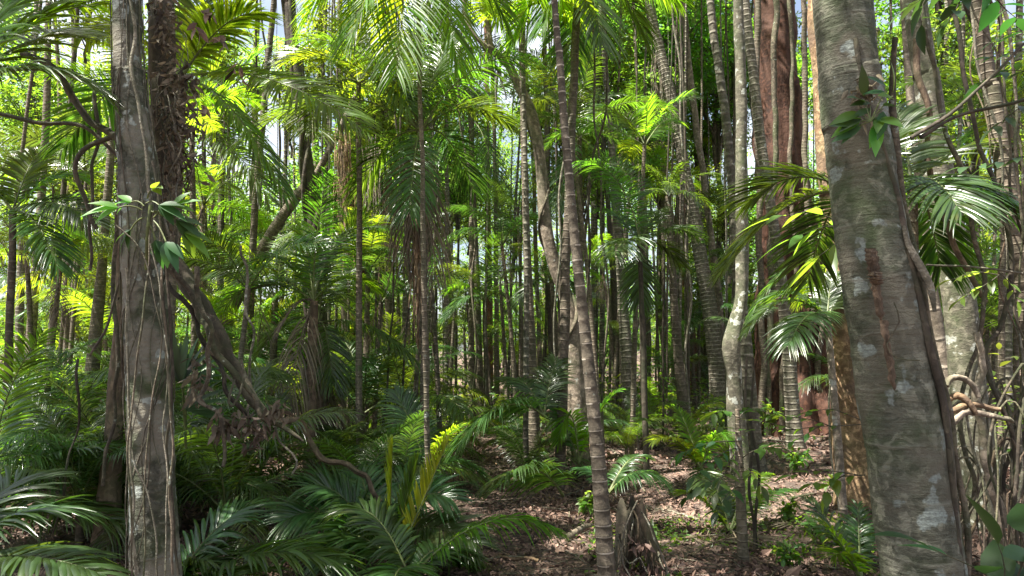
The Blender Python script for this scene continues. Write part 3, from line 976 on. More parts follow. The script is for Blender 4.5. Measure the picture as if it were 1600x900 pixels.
# --- the red-barked giant with flaring folds
rows = np.array([(*W(px, py, 15.2), w / FPX * 15.2 / 2) for px, py, w in
                 [(1246, 652, 138), (1245, 600, 124), (1243, 520, 112), (1238, 440, 98), (1228, 340, 84), (1218, 240, 74), (1212, 140, 70), (1210, 40, 62), (1209, -60, 60), (1208, -260, 50)]])
R = smooth_path(rows, 0.12)
R[0, 2] = gh(R[0, 0], R[0, 1]) - 0.2
base = np.array((R[0, 0], R[0, 1], gh(R[0, 0], R[0, 1])))
giant = empty('giant_tree', base, 'huge red-brown trunk with folded buttressed base at the right middle distance', 'tree', G_T)
hh = R[:, 2] - base[2]
mb = MB()
tube(mb, wobble(R[:, :3], 0.04, 3) - base, R[:, 3] * (1 + 0.15 * np.exp(-hh / 0.5)), 64, 0, lump=0.05, seed=8, flute=0.05 + 0.26 * np.exp(-hh / 2.2), flutes=11)
part('trunk', mb.mesh('trunk', [M['bark_red']]), giant)
part('crown', CR['near'][1], giant, R[-1, :3] - base, (0, 0, 1), 1.4)
for k, (pts, w) in enumerate([([(1196, 660), (1200, 560), (1206, 470), (1204, 380), (1212, 250), (1210, 100), (1214, -50)], 9),
                              ([(1290, 655), (1276, 580), (1282, 500), (1270, 420), (1262, 300), (1256, 180), (1258, 40), (1250, -60)], 9),
                              ([(1226, 655), (1222, 600), (1230, 520), (1246, 450), (1240, 360), (1236, 250), (1238, 120), (1232, -60)], 7),
                              ([(1180, 660), (1192, 600), (1190, 480), (1186, 300), (1180, 150), (1184, 0), (1182, -60)], 10),
                              ([(1312, 660), (1290, 620), (1268, 590), (1262, 540), (1272, 470), (1264, 380)], 7)]):
    dd = 14.35
    rws = np.array([(*W(p[0], p[1], dd), w / FPX * dd / 2) for p in pts])
    rws[0, 2] = gh(rws[0, 0], rws[0, 1]) - 0.05
    Rr = smooth_path(rws, 0.12)
    mb = MB()
    tube(mb, wobble(Rr[:, :3], 0.06, 30 + k) - base, Rr[:, 3] * (1 + 0.5 * np.exp(-(Rr[:, 2] - base[2]).clip(0) / 0.3)), 8, 0, lump=.15, seed=k)
    part('aerial_root', mb.mesh('aerial_root', [M['bark_palm2'] if k % 2 else M['vine']]), giant)

for k, (px, d, H) in enumerate([(-1450, 1.1, 7.8), (-420, 6.4, 8.2), (-700, 4.2, 7.6)]):  # unseen trees added left of the view so their crowns block the sun
    make_tree('shade_tree', ['dark trunk close beside the viewer, out of the picture to the left', 'dark trunk at the left edge, standing farthest out of the picture but one', 'thin dark trunk just outside the left edge, behind the ferny fronds',
              'dark trunk off to the left of the picture, nearest the viewer', 'dark mossy trunk just inside the left edge behind the low fronds'][k], 'tree',
              [(px + 10, -200, 14), (px + 5, 300, 17), (px, 600, 20)], d, H, 'bark_dark', seed=700 + k, crown=CR['green'][k % 3], cscale=1.0 if k else .75, group=G_T)

# ---- background and middle-distance trees, thin poles everywhere
rg = random.Random(11)
taken = [p[3][-1][0] for p in tw]
n = 0
polemats = ['bark_palm', 'bark_palm2', 'bark_dark', 'bark_pale', 'bark_palm2', 'bark_palm']
MID = [(104, 15), (122, 20), (28, 17), (8, 12), (292, 16), (318, 13.5), (345, 14), (362, 19), (440, 18), (460, 21), (516, 18), (572, 20), (588, 14.5), (622, 20), (672, 15.5),
       (712, 19), (732, 22), (776, 20), (792, 17), (805, 24), (846, 21), (880, 19), (916, 22), (940, 25), (952, 18), (1008, 19), (1024, 23), (1036, 21), (1092, 20), (1104, 26),
       (1140, 20), (1162, 24), (1490, 10), (1512, 14), (1548, 12), (1575, 9), (1470, 13), (1340, 22), (1388, 17)]
for px, d in MID:
    lean = rg.choice([1, 1, 2.2]) * rg.uniform(-16, 16) * 10 / d
    w0 = rg.choice([.05, .07, .09, .11, .14, .2]) * rg.uniform(.9, 1.2) * FPX / d
    y1 = ypix(d)
    k = rg.random()
    H = rg.uniform(9, 15)
    pal = k < 0.45
    crown = rg.choice(PCR) if pal else rg.choice(CR['lime'] + CR['green'])
    mat = rg.choice(polemats[:2] if pal else polemats)
    make_tree('slender_palm' if pal else 'slender_tree', None, 'palm' if pal else 'tree',
              [(px - lean * 2.2 - d * 0.3, -40, w0 * .65), (px - lean, 220, w0 * .75), (px - lean * .4 + rg.uniform(-3, 3), 400, w0 * .85), (px, y1, w0)], d, H, mat,
              sides=10, step=0.3, lump=0.05, crown=crown, cscale=(rg.uniform(.55, .85) if pal else rg.uniform(.36, .55)), group='slender trunks of the middle distance',
              seed=100 + n, flare=.15, auto_kind='slender palm trunk' if pal else 'slender tree trunk')
    if not pal or k > .3:
        for q in range(2 if d > 13 else 1):
            hz = rg.uniform(4.2, 8.5)
            part('leafy_limb', rg.choice(CR['low']), AUTO[-1][0], (0, 0, hz), (0, 0, rg.uniform(0, 6)), rg.uniform(.6, .95))
    n += 1

for j in range(64):
    px, d = rg.uniform(330, 1300), rg.uniform(12.5, 25)
    if 1165 < px < 1320 and d < 16 or 935 < px < 1000:
        continue
    lean = rg.uniform(-14, 14) * 12 / d
    w0 = rg.uniform(.025, .06) * FPX / d
    make_tree('thin_sapling', None, 'sapling', [(px - lean * 2, -30, w0 * .6), (px - lean + rg.uniform(-4, 4), 220, w0 * .75), (px + rg.uniform(-4, 4), 420, w0 * .9), (px, ypix(d), w0)], d, rg.uniform(8, 12),
              rg.choice(['bark_palm', 'bark_pale', 'bark_palm2', 'bark_smooth', 'bark_dark']), sides=7, step=.4, crown=rg.choice(CR['low']), cscale=rg.uniform(.35, .6), group='very thin stems of the middle distance', seed=800 + j,
              auto_kind='very thin stem')
for px, d, hz in [(1005, 23, 8.5), (1035, 27, 7), (1062, 22, 9.5), (1092, 26, 10.5), (1128, 24, 8), (1150, 28, 11), (1215, 26, 9), (965, 25, 9.5), (700, 26, 6), (1390, 20, 7), (1010, 30, 13)]:
    x = WX(px, d)
    z = gh(x, d)
    root = empty('far_tree', (x, d, z), None, 'tree', 'leafy trees of the background')
    mb = MB()
    tube(mb, wobble([(0, 0, q) for q in np.linspace(-.3, hz + 4, 16)], .2, px, .4), np.linspace(.13, .06, 16), 8, 0, lump=.08, seed=int(px))
    part('trunk', mb.mesh('trunk', [M['bark_palm2']]), root)
    part('crown', CR['green'][int(px) % 3], root, (0, 0, hz), (0, 0, px), 1.0)
    auto(root, 'leafy background tree', (x, d, z + 2))

# far trees: trunks and tall leafy crowns, each its own thing
FARTRUNK = []
for i in range(3):
    mb = MB()
    P = wobble([(0, 0, z) for z in np.linspace(-0.5, 14, 24)], 0.35, i * 5, 0.25)
    P[:, :2] -= P[2, :2]
    tube(mb, P, np.linspace(0.17, 0.09, 24) * (1 + 0.5 * np.exp(-np.linspace(0, 14, 24) / .5)), 9, 0, lump=.08, seed=i)
    FARTRUNK.append(mb.mesh('trunk', [M[['bark_palm', 'bark_dark', 'bark_pale'][i]]]))
i = 0
for d in (23, 28, 35, 43, 54):
    span = d * 0.86
    k = int(span * 2 / 4.7)
    for j in range(k):
        x = -span + (j + rg.uniform(0.1, 0.9)) * 2 * span / k
        y = d + rg.uniform(-2, 2)
        px = PX((x, y, 3))
        if d < 30 and 700 < px < 860 and rg.random() < .6:
            continue
        z = gh(x, y)
        root = empty('far_tree', (x, y, z), None, 'tree', 'leafy trees of the background')
        s = rg.uniform(0.85, 1.25)
        part('trunk', rg.choice(FARTRUNK), root, (0, 0, 0), (0, 0, rg.uniform(0, 6)), (s, s, s))
        if rg.random() < .32:
            part('crown', rg.choice(PCR), root, (0, 0, rg.uniform(9, 13.5) * s), (0, 0, rg.uniform(0, 6)), 1.15)
            part('crown', rg.choice(CR['low']), root, (0, 0, rg.uniform(1, 4)), (0, 0, rg.uniform(0, 6)), 1.2)
        else:
            part('crown', rg.choice(CR['lime'] if rg.random() < .5 else CR['green']), root, (0, 0, rg.uniform(3.5, 8.5)), (0, 0, rg.uniform(0, 6)), rg.uniform(.85, 1.2))
        auto(root, 'leafy background tree', (x, y, z + 2))
        i += 1
# low leafy saplings between them
for j in range(84):
    d = rg.uniform(17, 46)
    px = rg.uniform(-60, 1660)
    if d < 22 and 640 < px < 1180:
        d += 9
    if 1160 < px < 1330 and d < 18:
        d += 9
    x = WX(px, d)
    z = gh(x, d)
    root = empty('leafy_sapling', (x, d, z), None, 'sapling', 'leafy saplings of the understorey')
    part('crown', rg.choice(CR['low']), root, (0, 0, rg.uniform(0.2, 1.2)), (0, 0, rg.uniform(0, 6)), rg.uniform(.7, 1.25))
    auto(root, 'leafy sapling', (x, d, z + 1))

for j in range(46):
    d = rg.uniform(36, 58)
    px = -20 + 1640 * (j + rg.random()) / 46
    x = WX(px, d)
    z = gh(x, d)
    root = empty('leafy_sapling', (x, d, z), None, 'sapling', 'leafy saplings of the understorey')
    part('crown', rg.choice(CR['low']), root, (0, 0, -.2), (0, 0, rg.uniform(0, 6)), rg.uniform(1.2, 1.7))
    auto(root, 'leafy sapling', (x, d, z + 1))

# the wood beyond, one mass
rgn = np.random.default_rng(5)
mb = MB()
nC = 2600
ang = rgn.uniform(-0.80, 0.80, nC)
dist = rgn.uniform(66, 92, nC)
C = np.stack([np.sin(ang) * dist, np.cos(ang) * dist, rgn.uniform(0, 1, nC) ** 0.9 * 19 + 1], -1)
for c in C:
    m = 26
    off = nrm(rgn.normal(0, 1, (m, 3))) * rgn.uniform(0, 1, (m, 1)) ** .4 * rgn.uniform(.9, 1.8)
    off[:, 2] *= .6
    leaf_quads(mb, c + off, 0.42, rgn, 0)
o = part('distant_wood', mb.mesh('distant_wood', [M['leaf_lime']], smooth=False))
tag(o, 'bright leafy mass of the wood beyond the last trunks', 'woodland', kind='stuff')


# ================================================================== PALMS WITH FRONDS BUILT ONE BY ONE
def hero_palm(label, heart, fronds, trunk_w=0, foot_px=None, mat='bark_palm2', leaf='frond', extra=0, ekey='g', escale=1.0, ekinds=(0, 5, 1, 2), seed=0,
              name='feather_palm', group='feather palms', droop=.36, n=60, ll=0.42, lw=0.022, lean=0, dead=0, eaz=None):
    """heart (px, py, d): where the fronds leave the stem.  fronds: (tip px, tip py, tip d, lift, options)"""
    h = W(*heart)
    fx = h[0] if foot_px is None else WX(foot_px, heart[2])
    z = gh(fx, heart[2])
    root = empty(name, (fx, heart[2], z), label, 'palm', group)
    base = np.array((fx, heart[2], z))
    if trunk_w and h[2] - z > 0.15:
        w = trunk_w / FPX * heart[2] / 2
        rows = np.array([(fx, heart[2], z - 0.15, w * 1.15), (fx * .6 + h[0] * .4, heart[2], z * .55 + h[2] * .45, w), (h[0], h[1], h[2], w * 0.8)])
        R = smooth_path(rows, 0.08)
        mb = MB()
        tube(mb, wobble(R[:, :3], 0.015, seed) - base, R[:, 3], 12, 0, lump=.04, seed=seed)
        part('trunk', mb.mesh('trunk', [M[mat]]), root)
    if heart[2] < 7 and ll > .3 and seed != 5:
        lw, n = .031, 50
    for i, fr in enumerate(fronds):
        op = dict(fr[4]) if len(fr) > 4 else {}
        t = W(fr[0], fr[1], fr[2])
        b = h + np.array((0, 0, 0.0))
        if 'base' in op:
            b = W(*op.pop('base'))
        P = arc(b, t, fr[3], 14, op.pop('fwd', 0.5)) - base
        lf = op.pop('leaf', leaf)
        mb = MB()
        kw = dict(n=n, ll=ll, lw=lw, droop=droop, seed=seed * 17 + i)
        kw.update(op)
        frond(mb, P, **kw)
        part('frond', mb.mesh('frond', [M[lf], M['rachis'] if lf != 'dead' else M['dead']]), root)
    rgx = random.Random(seed + 99)
    a0 = rgx.uniform(0, 6)
    for i in range(extra):
        az = a0 + 2.4 * i if eaz is None else rgx.uniform(*eaz)
        part('frond', FV[ekey][ekinds[i % len(ekinds)]], root, h - base, (0, 0, az), escale * rgx.uniform(.85, 1.1))
    for i in range(dead):
        az = rgx.uniform(0, 6)
        b = h - base
        l = rgx.uniform(1.0, 1.9) * escale
        P = arc(b, b + np.array((0.28 * cos(az), 0.28 * sin(az), -l)), 0.25)
        mb = MB()
        frond(mb, P, n=20, ll=0.4, lw=0.02, droop=1.6, seg=3, seed=seed + i, crease=False, lmi=0, rmi=0, rr=0.012)
        part('dead_frond', mb.mesh('dead_frond', [M['dead']]), root, label='brown dead frond hanging down')
    return root


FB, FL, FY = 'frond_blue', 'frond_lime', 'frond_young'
# --- crowns in the upper half
hero_palm('shaggy palm with brown dead fronds hanging under its green crown, centre left', (658, 205, 8.5),
          [(452, 95, 8.0, .75, dict(leaf=FL, n=60)), (372, 225, 7.6, .95, dict(leaf='frond', n=60)), (560, 300, 8.8, .5), (505, 150, 9.5, .6, dict(leaf=FL)), (740, 300, 9.5, .6, dict(leaf=FB)),
           (600, 40, 9.5, .2, dict(leaf=FL)), (700, 60, 9, .2), (790, 190, 9, .5), (640, 330, 7.8, .5)],
          trunk_w=14, foot_px=668, seed=1, ll=.5, lw=.024, extra=4, ekinds=(0, 1, 2, 5), dead=7)
hero_palm('palm whose big sunlit fronds hang into the top of the picture, left of centre', (650, -120, 7.6),
          [(545, 70, 7.0, .5, dict(leaf=FL)), (480, 20, 7.4, .6, dict(leaf=FL)), (620, 115, 6.8, .6, dict(leaf=FL)), (715, 100, 7.2, .55, dict(leaf=FL)), (790, 30, 7.8, .5), (840, -20, 8, .5, dict(leaf=FL)),
           (450, -70, 7.6, .6, dict(leaf=FL)), (580, 40, 8.2, .5, dict(leaf=FL))],
          trunk_w=8, foot_px=672, seed=2, ll=.62, lw=.03, extra=0)
hero_palm('palm with a long bright frond arching right from behind the vine-wrapped left trunk', (285, 120, 6.2),
          [(572, 205, 5.4, .40, dict(leaf=FL, n=74, ll=.46, roll=-.5, droop=.3)), (400, 20, 6.0, .30, dict(leaf=FL, n=60, droop=.3)), (330, -30, 6.4, .3, dict(leaf=FL)), (445, 305, 5.9, .42, dict(leaf='frond', n=60, ll=.38)), (120, 60, 6.6, .4, dict(leaf=FL)),
           (100, 230, 6.6, .6)],
          trunk_w=20, foot_px=262, seed=3, ll=.5, lw=.022, extra=1)
hero_palm('palm with silvery drooping fronds reaching in from the upper left edge', (-70, 140, 3.6),
          [(178, 160, 3.9, .30, dict(leaf=FB, n=60, ll=.34, lw=.022, roll=-.3)), (150, 10, 4.2, .25, dict(leaf=FL, n=60)), (60, -40, 4.0, .2, dict(leaf=FL)), (160, 60, 5.0, .3, dict(leaf='frond'))],
          trunk_w=40, foot_px=-150, seed=4, ll=.5, lw=.022)
hero_palm('palm with dark fronds fanning left from behind the big lichened trunk', (1330, 300, 4.5),
          [(1140, 415, 4.6, .32, dict(n=60, ll=.42)), (1165, 320, 5.0, .30), (1440, 210, 5.0, .3), (1262, 440, 5.2, .3)],
          trunk_w=18, foot_px=1385, seed=5, ll=.42, lw=.024, droop=.25, extra=0)
hero_palm('palm with a pale grey-green frond spreading right of the big lichened trunk', (1425, 290, 5.2),
          [(1590, 335, 4.9, .22, dict(leaf=FB, ll=.40, n=50)), (1500, 330, 4.4, .25, dict(leaf=FB)), (1560, 240, 5.8, .3), (1470, 420, 5.6, .4), (1400, 170, 5.6, .2)],
          trunk_w=18, foot_px=1432, seed=6, ll=.42, lw=.024)
hero_palm('palm crown hanging above the top of the picture right of the ringed palm', (905, -70, 9.0),
          [(850, 40, 8.7, .35, dict(leaf=FL)), (940, 70, 8.6, .4), (1010, 60, 9, .5, dict(leaf='frond')), (800, 60, 9.2, .5, dict(leaf=FL)), (1060, 0, 9.4, .4, dict(leaf=FL)), (890, 110, 9.6, .4)],
          trunk_w=15, foot_px=872, seed=7, ll=.55, lw=.03, extra=3)
hero_palm('dark palm crown behind the ringed palm with drooping fronds', (905, 215, 12),
          [(870, 330, 11.5, .4), (960, 320, 11.6, .5), (1000, 250, 12, .5, dict(leaf=FB)), (840, 250, 12, .5)], trunk_w=10, seed=8, ll=.5, extra=6, ekinds=(0, 1, 2, 5), escale=1.0)
hero_palm('palm crown against the sky gap left of the forked trunk', (738, 190, 13),
          [(680, 260, 12.6, .5, dict(leaf=FB)), (775, 290, 12.5, .55, dict(leaf=FB)), (800, 200, 13, .5), (690, 170, 13, .4)], trunk_w=9, seed=9, ll=.5, extra=6, ekinds=(0, 1, 2, 5), escale=1.05)
hero_palm('palm whose broad glowing plumes fill the space right of the shaggy dark stem, upper left', (300, 210, 10.8),
          [(450, 130, 10.6, .45, dict(leaf=FL, n=66, roll=-.6, droop=.2)), (520, 215, 11, .7, dict(leaf=FL, n=70, roll=-.7, droop=.25)), (420, 310, 10.6, .55, dict(leaf='frond', roll=-.5, droop=.3)), (350, 90, 11, .2, dict(leaf=FL)), (410, 80, 11, .3, dict(leaf=FL, roll=-.4)),
           (200, 170, 11, .4, dict(leaf='frond'))],
          trunk_w=10, foot_px=312, seed=41, ll=.6, lw=.028, droop=.25)
hero_palm('palm with dark plumes crossing just below the top edge, right of the braided trunk', (560, 130, 8.6),
          [(440, 95, 8.3, .45, dict(leaf='frond', roll=.6, droop=.25)), (480, 200, 8.2, .5, dict(leaf=FL, roll=.5, droop=.25)), (650, 60, 8.6, .4, dict(leaf=FL, roll=-.5)), (640, 170, 8.3, .45, dict(leaf='frond', roll=-.5)), (545, 30, 9, .1, dict(leaf=FL))],
          trunk_w=10, foot_px=566, seed=42, ll=.5, lw=.026, droop=.25)
hero_palm('palm with flat layered fronds at the left edge below the silvery ones', (20, 330, 7.2),
          [(150, 350, 7.0, .3, dict(leaf=FB, roll=-.5)), (130, 280, 7.4, .3, dict(leaf=FL, roll=-.4)), (-60, 300, 7.2, .3), (90, 420, 6.8, .35, dict(leaf=FB)), (60, 240, 7.6, .2, dict(leaf=FL))],
          trunk_w=12, foot_px=25, seed=43, ll=.42, lw=.026, droop=.3)
# --- crowns at eye level
hero_palm('small palm with one frond turned end-on like a silvery shell, right of the ringed palm', (1000, 385, 9.5),
          [(958, 400, 8.2, .30, dict(leaf=FB, ll=.46, n=52, ang=(80, 30), droop=.55)), (1060, 410, 9.6, .3), (1030, 330, 10, .2), (940, 330, 10, .3), (1090, 370, 10, .35, dict(leaf=FB)), (1000, 470, 9.6, .35)],
          trunk_w=9, foot_px=1006, mat='bark_dark', seed=10, ll=.4, extra=2, ekinds=(0, 5))
hero_palm('palm with a single long pale frond arching to the right, left of centre', (498, 505, 9.2),
          [(664, 582, 9.0, .52, dict(leaf=FB, n=64, ll=.30, lw=.03, droop=.7)), (430, 440, 9.4, .4, dict(leaf=FB)), (560, 420, 9.8, .4, dict(leaf='frond')), (400, 560, 9, .5), (520, 600, 8.8, .5)],
          trunk_w=24, foot_px=503, mat='bark_brown2', seed=11, ll=.4, dead=3, extra=2)
hero_palm('palm in the middle distance with a brown dried frond at its heart, left of centre', (490, 470, 8.6),
          [(435, 520, 8.4, .30, dict(leaf='dead', ll=.24, n=34)), (400, 410, 8.8, .5), (585, 450, 8.9, .4, dict(leaf=FL)), (350, 480, 9, .5, dict(leaf=FB)), (470, 350, 9, .2, dict(leaf=FL)), (540, 360, 9, .3)],
          trunk_w=16, foot_px=488, mat='bark_brown2', seed=12, ll=.38, extra=2, dead=2)
hero_palm('palm with a whitish frond catching light beyond the braided trunk', (575, 430, 11),
          [(628, 400, 10.2, .45, dict(leaf=FB)), (520, 400, 11, .4, dict(leaf=FL)), (640, 470, 11, .4), (480, 340, 11, .5, dict(leaf=FL)), (560, 330, 11, .2, dict(leaf=FL))], trunk_w=10, seed=13, ll=.4, extra=4, ekey='l', ekinds=(0, 5, 1, 2), escale=.8)
hero_palm('slender palm with a silvery drooping crown beside the flaking brown trunk', (1293, 498, 6.9),
          [(1232, 540, 6.2, .30, dict(leaf=FB, ll=.36, n=50, ang=(82, 24), droop=.5, lw=.03)), (1165, 520, 6.9, .50, dict(leaf='frond', ll=.26, n=40)), (1300, 430, 7.2, .1), (1205, 470, 7.2, .3), (1340, 440, 7.1, .2)],
          trunk_w=12, foot_px=1306, mat='bark_pale2', seed=14, ll=.34, lw=.024)
hero_palm('palm with a feathery arching frond in front of the huge red trunk', (1330, 420, 8.0),
          [(1168, 500, 8.0, .75, dict(leaf='frond', ll=.24, n=44, gap=.12)), (1250, 470, 8.4, .4, dict(leaf=FL))], trunk_w=9, foot_px=1336, seed=15, ll=.3)
hero_palm('small palm with splayed fronds between the red poles, centre', (855, 445, 12),
          [(815, 470, 11.6, .4, dict(leaf=FB)), (900, 460, 11.8, .4, dict(leaf=FB)), (930, 430, 12, .4, dict(leaf=FL)), (790, 430, 12, .4)], trunk_w=8, foot_px=866, mat='bark_dark', seed=16, ll=.35, extra=3, escale=.7)
hero_palm('small palm with one frond hanging left between straight poles, centre', (757, 470, 13),
          [(695, 500, 12.6, .45, dict(leaf=FB)), (800, 480, 13, .4), (700, 455, 13.2, .4, dict(leaf=FL))], trunk_w=8, foot_px=762, mat='bark_dark', seed=17, ll=.38, extra=3, escale=.75)
hero_palm('palm with long bright fronds arching across the middle left distance', (430, 470, 11.5),
          [(340, 480, 11.4, .6, dict(leaf=FL)), (520, 445, 11.4, .6, dict(leaf=FL)), (300, 400, 12, .7), (560, 500, 11.8, .6)], trunk_w=12, seed=18, ll=.45, extra=4, ekey='l')

# --- fronds near the ground
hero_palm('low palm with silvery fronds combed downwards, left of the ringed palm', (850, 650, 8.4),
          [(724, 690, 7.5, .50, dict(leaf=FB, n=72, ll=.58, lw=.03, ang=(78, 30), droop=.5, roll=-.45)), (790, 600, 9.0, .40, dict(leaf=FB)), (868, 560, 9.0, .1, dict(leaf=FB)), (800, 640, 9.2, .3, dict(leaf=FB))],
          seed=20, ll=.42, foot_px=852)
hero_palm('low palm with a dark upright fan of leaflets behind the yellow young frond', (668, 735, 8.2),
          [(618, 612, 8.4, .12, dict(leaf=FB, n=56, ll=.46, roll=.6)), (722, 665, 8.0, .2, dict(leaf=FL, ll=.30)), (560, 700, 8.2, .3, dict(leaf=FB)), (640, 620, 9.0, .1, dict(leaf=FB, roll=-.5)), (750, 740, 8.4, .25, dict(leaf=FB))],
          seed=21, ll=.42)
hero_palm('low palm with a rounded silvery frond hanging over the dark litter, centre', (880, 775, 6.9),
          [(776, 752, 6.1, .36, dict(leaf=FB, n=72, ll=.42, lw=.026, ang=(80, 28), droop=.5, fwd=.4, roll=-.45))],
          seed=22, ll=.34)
hero_palm('low palm with one bright green frond arching right over the litter, bottom centre', (640, 905, 5.0),
          [(872, 828, 5.0, .42, dict(leaf=FL, n=52, ll=.27, lw=.022, droop=.6, s0=.18)), (540, 800, 5.2, .35, dict(leaf=FB, ll=.4)), (470, 860, 5.2, .4, dict(leaf='frond', ll=.42)), (720, 880, 5.4, .3, dict(leaf=FB)),
           (600, 960, 4.2, .3, dict(leaf='frond'))],
          seed=23, ll=.36, lw=.03)
hero_palm('young palm with upright yellow-green unfolding fronds, bottom left of centre', (606, 900, 5.3),
          [(700, 690, 5.3, -.06, dict(leaf=FY, n=60, ll=.23, lw=.017, ang=(30, 14), droop=.12, s0=.2, fwd=.42, roll=.7, vee=.5)),
           (614, 694, 5.35, 0, dict(leaf=FY, n=40, ll=.20, lw=.018, ang=(14, 8), droop=.0, s0=.35, roll=1.3)),
           (650, 720, 5.5, .0, dict(leaf=FL, n=40, ll=.2, lw=.02, ang=(24, 10), droop=.05, s0=.4))],
          seed=24)
hero_palm('palm with wide dark fronds spreading from low in the bottom left of centre', (585, 850, 5.9),
          [(480, 760, 5.7, .30, dict(leaf=FB, ll=.42, n=56, roll=.5, droop=.3)), (705, 780, 5.6, .34, dict(leaf=FB, ll=.42, n=56, roll=-.5, droop=.3)), (660, 740, 6.4, .25, dict(leaf=FB, roll=-.3)), (510, 880, 5.0, .4, dict(leaf='frond', roll=.4)), (560, 735, 6.4, .2, dict(leaf=FB, roll=.3)), (440, 815, 5.5, .3, dict(leaf=FB, roll=.5, droop=.3)), (745, 850, 5.3, .25, dict(leaf=FB, roll=-.4))],
          seed=25, ll=.42, lw=.022)
hero_palm('palm with a drooping frond sweeping along the bottom edge, left', (250, 950, 4.4),
          [(530, 880, 4.3, .35, dict(leaf='frond', ll=.44, n=56)), (400, 790, 4.8, .25, dict(leaf=FB)), (330, 880, 4.3, .2, dict(leaf=FB)), (420, 940, 3.9, .3, dict(leaf='frond'))],
          seed=26, ll=.42, lw=.022)
hero_palm('palm with a lit grey-green frond lying across the bottom left corner', (-120, 900, 3.9),
          [(175, 905, 3.7, .22, dict(leaf=FB, ll=.36, n=48, lw=.040)), (120, 800, 4.3, .25, dict(leaf=FB)), (60, 740, 4.6, .2, dict(leaf=FB))],
          seed=27, ll=.46, lw=.024)
hero_palm('palm with a tall dark comb-like frond rising at the left edge', (-60, 860, 5.6),
          [(175, 700, 5.6, .45, dict(leaf=FB, ll=.55, n=54, lw=.03)), (90, 650, 6, .3, dict(leaf=FB)), (40, 600, 6.2, .3), (190, 820, 5.4, .4, dict(leaf=FB, ll=.5))],
          seed=28, ll=.5, lw=.022)
hero_palm('palm with straight dark fronds spreading beside the foot of the vine-wrapped trunk', (215, 850, 6.3),
          [(60, 700, 6.3, .4, dict(leaf=FB)), (150, 690, 6.6, .2, dict(leaf=FB)), (330, 690, 6.6, .3, dict(leaf=FB)), (400, 760, 6.2, .4, dict(leaf=FB)), (280, 660, 7, .1), (110, 800, 6, .4)],
          seed=29, ll=.5, lw=.03)
hero_palm('palm with fronds arching over the fallen branch, lower left', (380, 800, 7.0),
          [(300, 640, 7.2, .3, dict(leaf=FB)), (480, 660, 7.1, .4), (520, 720, 6.9, .4, dict(leaf=FB)), (330, 700, 6.6, .3), (440, 620, 7.4, .2, dict(leaf=FB)), (470, 780, 6.6, .35, dict(leaf=FB))],
          seed=30, ll=.46, lw=.022)
hero_palm('small upright palm just left of the ringed palm with sunlit comb fronds', (905, 722, 8.8),
          [(872, 690, 8.6, .95, dict(leaf=FL, ll=.30, n=46, droop=.3, fwd=.3, lw=.024)), (970, 610, 8.8, .35, dict(leaf=FL, ll=.28, lw=.024)), (845, 610, 9.2, .2, dict(leaf=FB))],
          seed=31, ll=.3)
hero_palm('low palm with crisp sunlit fronds on the open litter, right of the ringed palm', (1095, 735, 8.6),
          [(995, 655, 8.6, .30, dict(leaf='frond', ll=.30, n=46, droop=.4, lw=.022)), (1140, 690, 8.3, .45, dict(leaf=FL, ll=.36, n=50, lw=.022, droop=.5)), (1020, 690, 8.2, .35, dict(leaf=FL, ll=.3)), (1060, 640, 9, .15, dict(leaf=FL, ll=.25)), (1110, 790, 8.0, .3, dict(leaf='frond'))],
          seed=32, ll=.3, lw=.022)
hero_palm('low palm with fronds fanned just right of the ringed palm, over the stump', (952, 770, 6.6),
          [(1032, 748, 6.5, .22, dict(leaf=FB, ll=.30, n=40, lw=.022, droop=.6)), (1010, 715, 7.0, .25, dict(leaf='frond', ll=.2, gap=.15)), (905, 735, 6.8, .15, dict(leaf=FB, ll=.22))],
          seed=33, ll=.28, lw=.022)
hero_palm('small palm with short spreading fronds beneath the broad-leaved shrub, right', (1140, 830, 6.6),
          [(1060, 770, 6.6, .2, dict(leaf=FL, ll=.22)), (1110, 750, 6.8, .15, dict(leaf='frond', ll=.24)), (1200, 740, 7, .25, dict(leaf=FL, ll=.2)), (1240, 765, 7.0, .2, dict(leaf='frond', ll=.2))],
          seed=34, ll=.25, lw=.024)
hero_palm('young palm with bright slim fronds at the foot of the big lichened trunk', (1345, 905, 5.0),
          [(1285, 820, 5.0, .1, dict(leaf=FL, ll=.26, n=26, gap=.1)), (1300, 870, 4.8, .15, dict(leaf=FL, ll=.24, n=26)), (1340, 790, 5.3, .05, dict(leaf='frond', ll=.2, n=24)), (1260, 780, 5.4, .15, dict(leaf='frond', n=26))],
          seed=35, ll=.24, lw=.022)

# --- the round fan leaf glowing at the top
def fan_leaf(mb, c, axis, up, R, nseg=34, sweep=330, seed=0):
    rg = np.random.default_rng(seed)
    axis, up = nrm(np.asarray(axis, float)), nrm(np.asarray(up, float))
    n = np.cross(axis, up)
    a = np.radians(np.linspace(-sweep / 2, sweep / 2, nseg + 1))
    for i in range(nseg):
        a0, a1 = a[i], a[i + 1]
        am = (a0 + a1) / 2
        rr = R * rg.uniform(.92, 1.02)
        row = []
        for t, wv in ((0.03, 1), (0.45, 1), (0.75, .8), (1.0, .25)):
            q = []
            for aa, lift in ((am - (am - a0) * wv, 0), (am, .018), (am + (a1 - am) * wv, 0)):
                v = c + (axis * cos(aa) + up * sin(aa)) * rr * t + n * (lift * t) - np.array((0, 0, .22 * R * t ** 2.2))
                q.append(v)
            row.append(q)
        V = np.array(row)
        idx = np.arange(12).reshape(4, 3)
        F = np.stack([idx[:-1, :-1], idx[:-1, 1:], idx[1:, 1:], idx[1:, :-1]], -1).reshape(-1, 4)
        mb.add(V.reshape(-1, 3), F, 0)


